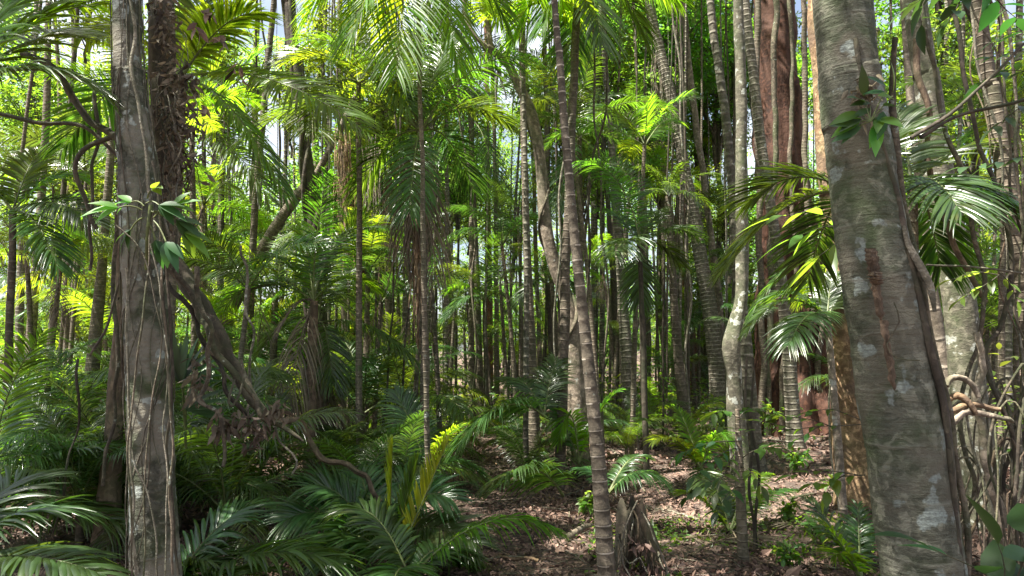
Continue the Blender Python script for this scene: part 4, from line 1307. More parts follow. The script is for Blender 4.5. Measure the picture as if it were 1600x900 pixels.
fz = W(822, 640, 9.6)
fan = empty('fan_palm', (fz[0], fz[1], gh(fz[0], fz[1])), 'fan palm with round pleated glowing leaves at the top, behind the ringed palm', 'palm')
fb = np.array(fan.location)
top = W(816, -60, 9.6)
mb = MB()
P = wobble(smooth_path([fb - (0, 0, .15), W(823, 400, 9.6), W(818, 150, 9.6), top], .2), .02, 3)
tube(mb, P - fb, np.linspace(.042, .03, len(P)), 9, 0, lump=.05)
part('trunk', mb.mesh('trunk', [M['bark_palm']]), fan)
for k, (px, py, d, R_) in enumerate([(878, -2, 8.9, .55), (790, -60, 9.2, .55), (850, -90, 9.8, .6), (780, 10, 10.2, .5)]):
    mb = MB()
    c = W(px, py, d)
    fan_leaf(mb, c - fb, (c - top) * (1, 1, .2), np.cross((c - top) * (1, 1, .2), (0, .5, 1)), R_, seed=k)
    tube(mb, arc(top - fb, c - fb, .15), .012, 5, 1, cap=False)
    part('fan_leaf', mb.mesh('fan_leaf', [M['frond_lime'], M['rachis']]), fan)

# --- fill palms of the understorey
rg = random.Random(23)
nf = 0


def fill(pxr, dr, count, thr, keys, sc_=(.7, 1.1), nfr=(5, 8), skip=None):
    global nf
    for _ in range(count):
        px, d = rg.uniform(*pxr), rg.uniform(*dr)
        if (skip and skip(px, d)) or (d < 11 and 425 < px < 545) or (d < 12 and 770 < px < 930 and thr[1] > 2) or (1165 < px < 1325 and d < 16.5) or (985 < px < 1140 and d < 15.6 and thr[1] > 2):
            continue
        fill_palm(WX(px, d), d, rg.uniform(*thr), rg.randint(*nfr), rg.uniform(*sc_), rg.choice(keys), 500 + nf)
        nf += 1


fill((-80, 420), (5.6, 11), 20, (0.0, .5), 'bbg', sc_=(.6, .95))
fill((280, 640), (5.8, 9), 10, (0.0, .25), 'bbg', sc_=(.5, .8))
fill((-80, 560), (10, 16), 16, (0.3, 3.0), 'bggl')
fill((420, 680), (9.5, 15), 8, (0.0, 1.2), 'bgl')
fill((560, 1180), (16, 26), 30, (0.2, 3.4), 'bgl', nfr=(5, 7), sc_=(.55, .95))
fill((560, 1250), (10, 17), 14, (1.6, 3.6), 'bgb', nfr=(4, 7), sc_=(.45, .65))
fill((1180, 1700), (12, 22), 12, (0.5, 3.5), 'bgl', skip=lambda p, d: p < 1320 and d < 15.8)
fill((-100, 700), (16, 28), 26, (0.5, 4.5), 'gll')
fill((700, 1320), (10, 20), 20, (2.6, 6.5), 'GBL', sc_=(.5, .85), nfr=(6, 9))
fill((-100, 700), (8.5, 18), 18, (2.4, 6.8), 'GBLL', sc_=(.6, .95), nfr=(5, 8))
fill((260, 640), (7.5, 13), 8, (1.2, 2.6), 'BGL', sc_=(.55, .8), nfr=(6, 8))
fill((640, 930), (9.4, 14), 7, (0.0, .25), 'bgb', sc_=(.4, .6), nfr=(5, 7))
fill((960, 1160), (10, 15), 7, (0.0, .3), 'bgl', sc_=(.35, .55), nfr=(5, 7))
fill((1440, 1700), (8, 16), 8, (1.5, 5.5), 'GBL', sc_=(.6, .9), nfr=(6, 8))


# ================================================================== CLIMBERS, SHRUBS, DEAD WOOD, LITTER
def broad_leaf(mb, b, d, up, L, Wd, mi=0, curl=0.25, fold=0.18, seg=5):
    d = nrm(np.asarray(d, float))
    w = np.cross(d, up)
    w = nrm(w) if np.linalg.norm(w) > 1e-3 else np.array((1.0, 0, 0))
    n = np.cross(w, d)
    t = np.linspace(0, 1, seg + 1)
    wp = np.interp(t, [0, .12, .35, .6, .85, 1], [.06, .62, 1, .85, .38, .02]) * Wd / 2
    c = b + d * (t * L)[:, None] - n * (curl * L * t ** 2)[:, None]
    a, e = c - w * wp[:, None] + n * (fold * wp)[:, None], c + w * wp[:, None] + n * (fold * wp)[:, None]
    V = np.stack([a, c, e], 1)
    idx = np.arange((seg + 1) * 3).reshape(seg + 1, 3)
    F = np.stack([idx[:-1, :-1], idx[:-1, 1:], idx[1:, 1:], idx[1:, :-1]], -1).reshape(-1, 4)
    mb.add(V.reshape(-1, 3), F, mi)


def spray(mb, P, nl, L, rg, aspect=.42, mi=0, smi=1, r=.005, start=.25, stem=True, curl=.25):
    """a leafy twig: alternate leaves along path P, one at the tip"""
    P = np.asarray(P, float)
    if stem:
        tube(mb, P, np.linspace(r, r * .3, len(P)), 5, smi, cap=False)
    T = nrm(np.gradient(P, axis=0))
    for i in range(nl):
        s = start + (1 - start) * (i + .5) / nl
        k = s * (len(P) - 1)
        j = int(min(k, len(P) - 2))
        p = P[j] * (1 - k + j) + P[j + 1] * (k - j)
        t = T[j]
        sd = np.cross(t, (0, 0, 1.0))
        sd = nrm(sd) if np.linalg.norm(sd) > .1 else np.array((1.0, 0, 0))
        sg = 1 if i % 2 else -1
        d = t * rg.uniform(.3, .9) + sd * sg * rg.uniform(.6, 1) + np.array((0, 0, rg.uniform(-.25, .2)))
        l = L * rg.uniform(.7, 1.15)
        broad_leaf(mb, p, d, nrm(np.array((rg.normal(0, .3), rg.normal(0, .3), 1.0))), l, l * aspect, mi, curl * rg.uniform(.5, 1.5))
    broad_leaf(mb, P[-1], T[-1], np.array((0, 0, 1.0)), L, L * aspect, mi, curl)


def shrub(name, label, px, py, d, H, nst, L, leaf, seed, spread=.5, nl=7, lean=(0, 0), cat='shrub', group=None, aspect=.42):
    """stems from one foot with leafy sprays"""
    x = WX(px, d)
    z = gh(x, d)
    root = empty(name, (x, d, z), label, cat, group)
    rgx = np.random.default_rng(seed)
    for k in range(nst):
        az = rgx.uniform(0, 2 * pi)
        h = H * rgx.uniform(.6, 1.05)
        tip = np.array((cos(az) * spread * h + lean[0], sin(az) * spread * h + lean[1], h))
        P = arc((0, 0, -.05), tip, h * .25, 9)
        P = wobble(P, .02, seed + k, 4)
        mb = MB()
        spray(mb, P, nl, L, rgx, aspect, start=.3)
        for q in range(3):
            j = rgx.integers(4, 8)
            e = P[j] + np.array((rgx.normal(0, 1), rgx.normal(0, 1), .15)) * spread * h * .35
            spray(mb, arc(P[j], e, .04, 5), 4, L, rgx, aspect, r=.003, start=.2)
        part('leafy_stem', mb.mesh('leafy_stem', [M[leaf], M['vine']]), root)
    if label is None:
        auto(root, name.replace('_', ' '), (x, d, z + H * .5))
    return root


def dead_clump(name, label, c, d, rx, rz, n, size, seed, parent=None, mat='dead', elong=.35, cat='dead leaves'):
    """a ragged clump of curled dead leaves hanging together"""
    rgx = np.random.default_rng(seed)
    ctr = W(c[0], c[1], d)
    base = ctr if parent is None else np.array(parent.location)
    mb = MB()
    for i in range(n):
        o = rgx.normal(0, .5, 3) * (rx, rx * .6, rz)
        b = ctr - base + o
        dr = nrm(np.array((rgx.normal(0, .7), rgx.normal(0, .7), -rgx.uniform(.2, 1.4))))
        L = size * rgx.uniform(.5, 1.4)
        broad_leaf(mb, b, dr, nrm(rgx.normal(0, 1, 3)), L, L * elong, 0, rgx.uniform(-.5, .8), rgx.uniform(-.6, .8), 4)
    me = mb.mesh(name, [M[mat]])
    if parent is not None:
        return part(name, me, parent)
    return tag(part(name, me, None, base), label, cat)


# --- stems climbing the left trunk
nL = len(P_left)
climb = [
    ('pale knotted stem winding down between the two left trunks', [(204, -5), (209, 60), (206, 100), (213, 150), (222, 205), (228, 240), (236, 300), (240, 360)], 9, 'vine_pale', 3.72),
    ('thin brown stem running straight down the right side of the mossy left trunk', [(248, 300), (252, 400), (256, 480), (262, 560), (266, 650), (268, 760), (272, 900)], 6, 'vine', 3.72),
    ('thin stem crossing the mossy left trunk from upper right to lower left', [(238, 330), (232, 420), (224, 500), (216, 560), (206, 640), (202, 720), (206, 900)], 5, 'vine', 3.62),
    ('greenish stem hugging the left side of the mossy left trunk', [(197, 420), (200, 500), (199, 570), (201, 640), (203, 700), (209, 780), (212, 900)], 6, 'vine_pale', 3.68),
    ('twisted thin stem looping low on the mossy left trunk', [(205, 700), (212, 730), (226, 760), (236, 800), (244, 850), (247, 900)], 4.5, 'vine_pale', 3.55),
    ('dark stem laced along the right edge of the mossy left trunk', [(236, 250), (252, 330), (262, 420), (266, 520), (270, 620), (262, 700), (270, 800), (278, 900)], 7, 'bark_dark', 3.75),
    ('pair of fine stems bowing away from the mossy left trunk above its foot', [(236, 380), (246, 430), (250, 480), (262, 540), (262, 600), (256, 660), (262, 740), (258, 900)], 3.5, 'vine_pale', 3.6),
    ('stem sagging across the front of the mossy left trunk at eye level', [(180, 350), (204, 372), (226, 400), (240, 440), (250, 500), (248, 560), (238, 620), (232, 680), (226, 760), (224, 900)], 4, 'vine', 3.58),
]
for i, (lb, pts, w, mt_, dd) in enumerate(climb):
    liana(lb, [(p[0], p[1], w * .62) for p in pts], dd, mt_, 'climbing_vine', seed=60 + i, wob=.018, freq=4, cat='climbing vine', group='stems climbing the left trunk')
for k in range(26):
    j0 = rg.randrange(0, nL // 2)
    j1 = min(nL - 1, j0 + rg.randrange(nL // 4, nL // 2))
    Q = helix(P_left[j0:j1], r_left[j0:j1], rg.uniform(.15, .9), 1.08, rg.uniform(0, 6), .3, k)
    mb = MB()
    tube(mb, wobble(Q, .012, k, 3) - np.array(t_left.location), rg.uniform(.0015, .0042), 5, 0, lump=.2, seed=k)
    part('climbing_stem', mb.mesh('climbing_stem', [M[rg.choice(['vine', 'vine', 'bark_dark', 'bark_dark', 'vine_pale'])]]), t_left)
for k, (cx, cy, rx, rz, n) in enumerate([(262, 60, .07, .18, 60), (268, 120, .10, .16, 90), (278, 190, .13, .22, 140), (285, 260, .12, .22, 120), (250, 20, .06, .12, 40), (300, 130, .05, .08, 24), (262, 330, .10, .16, 80)]):
    dead_clump('dead_leaves', None, (cx, cy), 4.25, rx, rz, int(n * 1.7), .055, 70 + k, parent=t_left2, mat='debris' if k % 3 else 'dead')
for k, (cx, cy) in enumerate([(326, 18), (306, 46), (345, 62), (372, 108), (312, 165)]):
    dead_clump('hanging_dead_leaf', 'curled brown dead leaf caught in the bright fronds, %s from the left' % ['third', 'leftmost, first', 'fourth', 'rightmost, fifth', 'lowest, second'][k],
               (cx, cy), 5.4, .04, .05, 7, .11, 80 + k, mat='litter', cat='dead leaf')
for i in range(22):        # fine strands tying the debris together
    x0, y0 = rg.uniform(235, 300), rg.uniform(40, 330)
    b = np.array(t_left2.location)
    P = smooth_path([W(x0, y0, 4.25), W(x0 + rg.uniform(-22, 30), y0 + rg.uniform(20, 60), 4.15), W(x0 + rg.uniform(-30, 35), y0 + rg.uniform(60, 130), 4.2)], .05)
    mb = MB()
    tube(mb, wobble(P, .03, i, 5) - b, rg.uniform(.002, .006), 5, 0, lump=.2, seed=i)
    part('root_strand', mb.mesh('root_strand', [M[rg.choice(['vine', 'vine_pale', 'bark_dark'])]]), t_left2)

# --- a climber with big glossy leaves on the left trunk
cl = empty('climbing_arum', W(232, 345, 3.7), 'climber with big glossy leaves halfway up the vine-wrapped left trunk', 'climbing plant')
b0 = np.array(cl.location)
mb = MB()
tube(mb, wobble(smooth_path([W(228, 420, 3.7), W(230, 360, 3.62), W(235, 320, 3.62)], .05), .01, 1) - b0, .011, 7, 0)
part('stem', mb.mesh('stem', [M['rachis']]), cl)
rgn = np.random.default_rng(9)
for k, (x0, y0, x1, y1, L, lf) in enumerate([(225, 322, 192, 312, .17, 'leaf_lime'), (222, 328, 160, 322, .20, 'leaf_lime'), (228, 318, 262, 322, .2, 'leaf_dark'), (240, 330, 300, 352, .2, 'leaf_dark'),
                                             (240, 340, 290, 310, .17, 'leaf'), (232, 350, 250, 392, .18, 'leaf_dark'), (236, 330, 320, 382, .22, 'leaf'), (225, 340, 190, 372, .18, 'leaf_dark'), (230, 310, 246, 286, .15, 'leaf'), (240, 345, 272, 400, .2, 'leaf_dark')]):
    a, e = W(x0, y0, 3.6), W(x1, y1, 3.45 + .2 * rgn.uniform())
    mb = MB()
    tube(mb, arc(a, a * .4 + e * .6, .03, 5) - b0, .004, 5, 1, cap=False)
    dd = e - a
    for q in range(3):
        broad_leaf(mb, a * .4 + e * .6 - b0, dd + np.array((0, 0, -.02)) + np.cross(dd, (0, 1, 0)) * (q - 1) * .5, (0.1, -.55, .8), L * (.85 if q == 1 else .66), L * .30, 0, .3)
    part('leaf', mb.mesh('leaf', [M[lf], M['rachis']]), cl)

# --- limbs and vines knotted between the upper left trunks
tangle = [
    ('thick dark liana curving up from behind the vine-wrapped trunk to the upper left', [(192, 238), (165, 215), (140, 195), (118, 160), (100, 120), (75, 95), (40, 80)], 13, 4.6, 'bark_dark'),
    ('dark liana looping below the upper left fronds', [(190, 210), (160, 222), (132, 238), (126, 280), (136, 330), (150, 360)], 9, 4.7, 'bark_dark'),
    ('sagging dark liana running level across the upper left', [(0, 182), (50, 190), (95, 188), (140, 205), (186, 250)], 7, 4.8, 'bark_dark'),
    ('slender dark stem hanging left of the vine-wrapped trunk', [(150, 140), (158, 200), (150, 260), (140, 330), (134, 420)], 6, 4.9, 'bark_dark'),
    ('grey liana bowing out below the climber leaves on the left', [(186, 330), (172, 400), (176, 470), (182, 560), (176, 640), (160, 760)], 7, 5.0, 'vine'),
    ('thin vine dangling in front of the left ferny ground', [(128, 560), (118, 640), (104, 720), (92, 790), (72, 850)], 4, 4.6, 'bark_dark'),
    ('thin liana slanting from the left trunk to the dark trunk beside it', [(205, 360), (180, 450), (168, 520), (150, 560)], 4, 4.3, 'bark_dark'),
]
for i, (lb, pts, w, dd, mt_) in enumerate(tangle):
    liana(lb, [(p[0], p[1], w * (1 - .3 * k / len(pts))) for k, p in enumerate(pts)], dd, mt_, seed=90 + i, wob=.06, freq=3)

# --- the fallen limb and its roots right of the left trunk
limb = [
    ('fallen_branch', 'thick mossy fallen limb sloping down to the right from the vine-wrapped left trunk', [(262, 405, 26), (292, 440, 24), (330, 500, 23), (362, 560, 21), (398, 625, 15), (440, 662, 9), (470, 690, 4)], 4.9, 'bark_dark'),
    ('fallen_branch', 'thin knotted fallen branch snaking right over the low fronds', [(430, 658, 10), (470, 668, 9), (500, 705, 9), (540, 722, 8), (575, 752, 8), (605, 790, 7)], 5.9, 'bark_brown2'),
    ('liana', 'rope-like root lying along the top of the mossy fallen limb', [(255, 380, 10), (290, 450, 9), (335, 540, 9), (380, 590, 8), (415, 650, 8), (440, 668, 6)], 4.7, 'vine'),
    ('liana', 'looping root hanging from the middle of the mossy fallen limb', [(300, 420, 8), (322, 470, 8), (326, 560, 7), (318, 620, 6), (340, 660, 6), (352, 720, 5)], 4.6, 'vine'),
    ('liana', 'fine pale root curling at the lower end of the mossy fallen limb', [(372, 560, 4), (376, 600, 4), (366, 630, 4), (352, 610, 4), (360, 590, 3)], 4.65, 'vine_pale'),
    ('liana', 'thin upright vine rising from the end of the mossy fallen limb', [(388, 640, 4), (391, 560, 4), (392, 480, 4), (393, 400, 4), (380, 380, 3)], 5.2, 'vine_pale'),
    ('liana', 'long thin branch slanting from the fallen limb over bare ground', [(320, 560, 4), (370, 600, 4), (410, 640, 4), (450, 690, 3), (456, 740, 3)], 5.0, 'vine_pale'),
    ('liana', 'crossing root above the fallen limb', [(250, 430, 8), (285, 470, 8), (300, 520, 7), (318, 560, 7), (352, 600, 6), (392, 660, 6)], 4.75, 'bark_dark'),
]
for i, (nm, lb, pts, dd, mt_) in enumerate(limb):
    liana(lb, pts, dd, mt_, nm, sides=12, seed=120 + i, wob=.09 if i != 0 else .05, freq=4.5, group=None if nm != 'liana' else 'lianas and aerial roots', cat='branch' if nm != 'liana' else 'vine')
for k, (cx, cy, rx, rz, n, lb) in enumerate([(305, 590, .05, .20, 46, 'dark clump of dead leaves dangling near the left trunk, longest of the hanging clumps'), (352, 660, .10, .10, 60, 'brown ragged dead leaves caught under the middle of the fallen limb'),
                                             (395, 668, .09, .12, 60, 'brown dead leaves hanging from the low end of the fallen limb'), (430, 640, .07, .06, 36, 'small tuft of dead leaves on the tip of the fallen limb')]):
    dead_clump('dead_leaf_clump', lb, (cx, cy), 4.7, rx, rz, n, .085, 130 + k)
# big dark split leaves behind the limb
hb = empty('split_leaf_plant', W(290, 640, 5.2) * (1, 1, 0) + (0, 0, gh(*W(290, 640, 5.2)[:2])), 'plant with large dark pleated leaves right of the vine-wrapped left trunk', 'plant')
b0 = np.array(hb.location)
for k, (x0, y0, x1, y1) in enumerate([(285, 600, 262, 500), (285, 600, 320, 540), (290, 640, 340, 600)]):
    mb = MB()
    P = arc(W(290, 700, 5.2), W(x0, y0, 5.1), .02, 6) - b0
    tube(mb, P, .008, 5, 1)
    a, e = W(x0, y0, 5.1), W(x1, y1, 4.95)
    for q in np.linspace(-1, 1, 9):
        dd = (e - a)
        broad_leaf(mb, a - b0, dd + np.cross(dd, (0, 1, 0)) * q * .8, (0, -.6, .7), .42 * (1 - .25 * abs(q)), .055, 0, .2)
    part('leaf', mb.mesh('leaf', [M['leaf_dark'], M['rachis']]), hb)

# --- climbers on and round the big lichened trunk
rights = [
    ('dark thick vine running down the right side of the big lichened trunk', [(1338, 60, 8), (1352, 150, 12), (1378, 230, 13), (1402, 310, 13), (1418, 400, 12), (1446, 500, 12), (1466, 600, 12), (1482, 700, 12), (1494, 800, 12), (1502, 930, 12)], 2.98, 'bark_dark'),
    ('grey vine climbing close beside the dark one right of the big lichened trunk', [(1398, 60, 10), (1396, 150, 11), (1400, 230, 12), (1412, 320, 11), (1428, 400, 11), (1450, 480, 10), (1474, 600, 10), (1490, 700, 11), (1508, 800, 10), (1512, 930, 10)], 3.1, 'vine'),
    ('pale peeling vine tail lying against the upper right of the lichened trunk', [(1414, 350, 5), (1424, 378, 10), (1440, 410, 13), (1456, 450, 11), (1462, 490, 5)], 2.95, 'vine_pale'),
    ('fine root line curving across the middle of the lichened trunk', [(1394, 470, 2), (1404, 500, 2.4), (1384, 535, 2.4), (1402, 556, 2), (1440, 560, 2)], 2.90, 'vine'),
    ('thin branch crossing high over the right, rising to the right edge', [(1440, 215, 7), (1480, 192, 6), (1530, 172, 6), (1610, 152, 5)], 3.4, 'bark_dark'),
    ('slender twig arching from the lichened trunk to the right edge', [(1425, 215, 6), (1470, 185, 6), (1520, 140, 5), (1570, 100, 5), (1610, 60, 4)], 3.6, 'bark_dark'),
    ('liana curving down in front of the stout pale trunk', [(1430, 60, 10), (1436, 120, 10), (1450, 170, 10), (1448, 220, 9), (1450, 260, 9), (1476, 340, 9), (1500, 400, 9), (1540, 470, 8)], 5.4, 'bark_brown2'),
    ('level twig at right crossing before the stout pale trunk', [(1446, 414, 3), (1500, 413, 3.4), (1550, 420, 3), (1600, 428, 3)], 4.4, 'vine_pale'),
    ('thin vine hanging free just left of the big lichened trunk', [(1298, 600, 3), (1296, 650, 3), (1298, 700, 3), (1306, 760, 3), (1312, 800, 2.5)], 5.6, 'vine_pale'),
]
for i, (lb, pts, dd, mt_) in enumerate(rights):
    liana(lb, pts, dd, mt_, seed=150 + i, wob=.02, freq=3)
M['peel'] = barkmat('peeled_bark', (0.15, 0.105, 0.07), (0.08, 0.055, 0.036), streak=.6, bump=1.0, fine=40)
# peeled bark and the reddish strip on the trunk front
mb = MB()
b0 = np.array(t_right.location)
pts = [(1362, 385), (1364, 420), (1366, 460), (1370, 520), (1372, 560)]
for (x0, x1, y0, y1, dd, bow) in ((1350, 1370, 388, 432, 2.90, .02), (1352, 1366, 432, 500, 2.915, .006), (1350, 1372, 424, 446, 2.87, .045), (1356, 1368, 500, 610, 2.915, .004)):
    rws = []
    for t in np.linspace(0, 1, 30):
        y = y0 + (y1 - y0) * t
        sh = (y - 388) * .16
        n1_, n2_ = noise.noise(Vector((t * 9, y1, 0))), noise.noise(Vector((t * 11, y1, 5)))
        tp = min(1, 6 * (1 - t) + .15)
        rws.append([W((x0 + x1) / 2 + sh - ((x1 - x0) / 2 + 5 * n1_) * tp, y, dd + .012), W((x0 + x1) / 2 + sh + 2 * n2_, y, dd - bow * (1 + .5 * sin(5 * t)) + .004 * n1_), W((x0 + x1) / 2 + sh + ((x1 - x0) / 2 + 5 * n2_) * tp, y, dd + .014)])
    V = np.array(rws) - b0
    idx = np.arange(90).reshape(30, 3)
    F = np.stack([idx[:-1, :-1], idx[:-1, 1:], idx[1:, 1:], idx[1:, :-1]], -1).reshape(-1, 4)
    mb.add(V.reshape(-1, 3), F, 0)
part('peeling_bark', mb.mesh('peeling_bark', [M['peel']]), t_right, label='strip of orange-brown peeling bark')
dead_clump('dead_leaves', None, (1350, 140), 2.9, .05, .10, 70, .05, 160, parent=t_right)

ep = empty('climbing_shrub', W(1360, 190, 2.8), 'large pointed dark green leaves fanned across the upper part of the lichened trunk', 'climbing plant')
b0 = np.array(ep.location)
for k, (x0, y0, x1, y1, L) in enumerate([(1345, 180, 1285, 205, .18), (1345, 190, 1322, 212, .15), (1380, 170, 1425, 165, .19), (1375, 185, 1400, 200, .17), (1360, 165, 1330, 160, .12), (1350, 155, 1375, 95, .15), (1395, 150, 1430, 95, .16),
                                         (1385, 140, 1360, 85, .13), (1340, 200, 1300, 188, .15), (1370, 190, 1415, 190, .2)]):
    a, e = W(x0, y0, 2.84), W(x1, y1, 2.6)
    mb = MB()
    tube(mb, arc(b0 * 1.0, a, .01, 4) - b0, .0025, 5, 1, cap=False)
    for q in (-1, 1):
        broad_leaf(mb, a - b0 + (0, 0, .012 * q), (e - a) * (1.2, .35, 1) + np.array((.03 * q, 0, .05 * q)), (0.25 * (-1) ** k, -.7, .55), L * .85, L * .28, 0, .2)
    part('leaf', mb.mesh('leaf', [M['leaf_dark' if k % 3 else 'leaf'], M['rachis']]), ep)


def twig_plant(name, label, root_p, sprays, d, leaf='leaf', L=.12, seed=0, aspect=.42, cat='branch', r=.004):
    b = W(*root_p, d)
    o = empty(name, b, label, cat)
    rgx = np.random.default_rng(seed)
    for sp_ in sprays:
        pts = [W(p[0], p[1], d + (p[2] if len(p) > 2 else 0)) for p in sp_[0]]
        P = smooth_path(pts, .06) - b
        mb = MB()
        spray(mb, wobble(P, .01, seed, 5), sp_[1], L, rgx, aspect, r=r, start=.15)
        part('leafy_twig', mb.mesh('leafy_twig', [M[leaf], M['bark_dark']]), o)
    return o


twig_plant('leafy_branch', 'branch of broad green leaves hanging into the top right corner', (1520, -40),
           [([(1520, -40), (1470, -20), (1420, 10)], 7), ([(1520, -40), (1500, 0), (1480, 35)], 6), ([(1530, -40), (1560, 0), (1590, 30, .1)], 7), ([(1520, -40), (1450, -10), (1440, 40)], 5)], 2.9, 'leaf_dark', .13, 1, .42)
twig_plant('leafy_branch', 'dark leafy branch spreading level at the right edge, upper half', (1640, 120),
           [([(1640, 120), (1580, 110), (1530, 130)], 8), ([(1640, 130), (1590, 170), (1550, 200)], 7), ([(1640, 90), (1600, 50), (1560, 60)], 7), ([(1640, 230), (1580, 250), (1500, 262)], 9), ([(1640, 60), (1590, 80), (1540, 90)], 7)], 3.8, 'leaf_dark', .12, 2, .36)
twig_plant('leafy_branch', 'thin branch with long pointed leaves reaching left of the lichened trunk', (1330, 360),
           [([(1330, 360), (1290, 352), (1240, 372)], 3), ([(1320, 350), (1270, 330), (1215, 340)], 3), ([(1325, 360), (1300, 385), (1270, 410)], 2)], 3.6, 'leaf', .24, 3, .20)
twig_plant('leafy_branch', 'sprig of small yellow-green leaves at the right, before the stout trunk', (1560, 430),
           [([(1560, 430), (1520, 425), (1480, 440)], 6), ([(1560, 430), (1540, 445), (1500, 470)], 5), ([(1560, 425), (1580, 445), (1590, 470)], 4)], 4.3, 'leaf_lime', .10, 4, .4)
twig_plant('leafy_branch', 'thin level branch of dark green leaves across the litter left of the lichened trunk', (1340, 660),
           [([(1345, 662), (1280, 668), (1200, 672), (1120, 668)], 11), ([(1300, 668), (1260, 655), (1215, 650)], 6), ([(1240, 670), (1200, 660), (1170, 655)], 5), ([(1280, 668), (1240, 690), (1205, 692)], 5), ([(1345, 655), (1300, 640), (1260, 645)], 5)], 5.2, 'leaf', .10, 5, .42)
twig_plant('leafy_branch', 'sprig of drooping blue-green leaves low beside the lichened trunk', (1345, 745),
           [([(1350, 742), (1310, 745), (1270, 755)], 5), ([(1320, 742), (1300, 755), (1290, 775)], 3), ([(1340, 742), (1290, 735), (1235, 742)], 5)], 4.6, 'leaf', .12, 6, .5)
# foreground leaves bottom right
fgp = shrub('broadleaf_seedling', 'seedling with broad glossy dark leaves in the bottom right corner', 1530, 0, 2.3, .68, 3, .17, 'leaf_dark', 301, spread=.35, nl=3, aspect=.5)
b = W(1530, 890, 2.3)
twig_plant('broadleaf_plant', 'large oval dark green leaves in the nearest bottom right corner', (1560, 960),
           [([(1560, 960), (1540, 900), (1450, 852)], 2), ([(1560, 960), (1570, 890), (1560, 850)], 2), ([(1565, 960), (1600, 880), (1620, 820)], 3)], 2.2, 'leaf_dark', .17, 7, .55, cat='plant')

# saplings and shrubs on the right
sp_root, P_sap, r_sap = make_tree('broadleaf_sapling', 'slim brown sapling with layered dark leaves, left of the lichened trunk', 'sapling',
                                  [(1150, 640, 7), (1153, 700, 11), (1156, 760, 15), (1160, 830, 17), (1164, 920, 19)], 5.5, 1.3, 'bark_palm2', sides=12, step=.06, seed=61, lump=.08)
rgn = np.random.default_rng(12)
b0 = np.array(sp_root.location)
for k, (x0, y0, x1, y1, dz) in enumerate([(1152, 700, 1085, 745, -.3), (1152, 705, 1120, 770, -.5), (1154, 740, 1070, 780, .1), (1155, 720, 1215, 700, -.2), (1150, 660, 1180, 640, .2), (1150, 650, 1110, 650, -.1),
                                          (1156, 760, 1120, 800, -.4), (1154, 730, 1190, 760, -.3), (1150, 690, 1060, 712, .2)]):
    mb = MB()
    P = arc(W(x0, y0, 5.5), W(x1, y1, 5.5 + dz), .08, 8) - b0
    spray(mb, P, 8, .13, rgn, .42, r=.005, start=.3, curl=.35)
    part('branch', mb.mesh('branch', [M['leaf' if k % 2 else 'leaf_dark'], M['vine']]), sp_root)
for k, (x0, x1) in enumerate([(1168, 1176), (1178, 1182)]):
    liana(['thin dark stem rising behind the slim brown sapling', 'thinner dark stem just right of the sapling stems'][k], [(x1 + 2, 910, 5), (x1, 820, 5), (x0 + 4, 740, 4.5), (x0, 650, 4), (x0 - 4, 560, 3)], 5.9, 'bark_dark', seed=170 + k)

rg = random.Random(77)
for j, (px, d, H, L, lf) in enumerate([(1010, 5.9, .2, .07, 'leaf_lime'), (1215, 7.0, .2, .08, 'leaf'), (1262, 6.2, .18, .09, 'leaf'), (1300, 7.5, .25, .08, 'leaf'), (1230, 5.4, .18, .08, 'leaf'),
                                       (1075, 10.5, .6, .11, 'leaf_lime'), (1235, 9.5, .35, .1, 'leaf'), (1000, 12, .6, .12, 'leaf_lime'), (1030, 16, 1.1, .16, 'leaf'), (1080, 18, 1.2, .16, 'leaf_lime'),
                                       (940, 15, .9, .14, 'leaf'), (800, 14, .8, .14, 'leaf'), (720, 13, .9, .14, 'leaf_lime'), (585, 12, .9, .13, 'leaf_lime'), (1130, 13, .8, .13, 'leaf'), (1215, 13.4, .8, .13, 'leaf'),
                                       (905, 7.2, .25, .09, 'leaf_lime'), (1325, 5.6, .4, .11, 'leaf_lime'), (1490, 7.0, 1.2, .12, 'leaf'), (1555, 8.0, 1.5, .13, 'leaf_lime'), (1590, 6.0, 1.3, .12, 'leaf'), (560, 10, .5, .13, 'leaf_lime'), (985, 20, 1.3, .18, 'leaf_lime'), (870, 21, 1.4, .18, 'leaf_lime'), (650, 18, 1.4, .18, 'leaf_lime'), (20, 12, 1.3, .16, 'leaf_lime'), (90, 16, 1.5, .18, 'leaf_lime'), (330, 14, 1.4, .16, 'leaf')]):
    shrub('leafy_shrub', None, px, 0, d, H, 4 + (d > 9) * 2, L, lf, 400 + j, spread=.55, nl=6, group='small leafy shrubs on the forest floor')

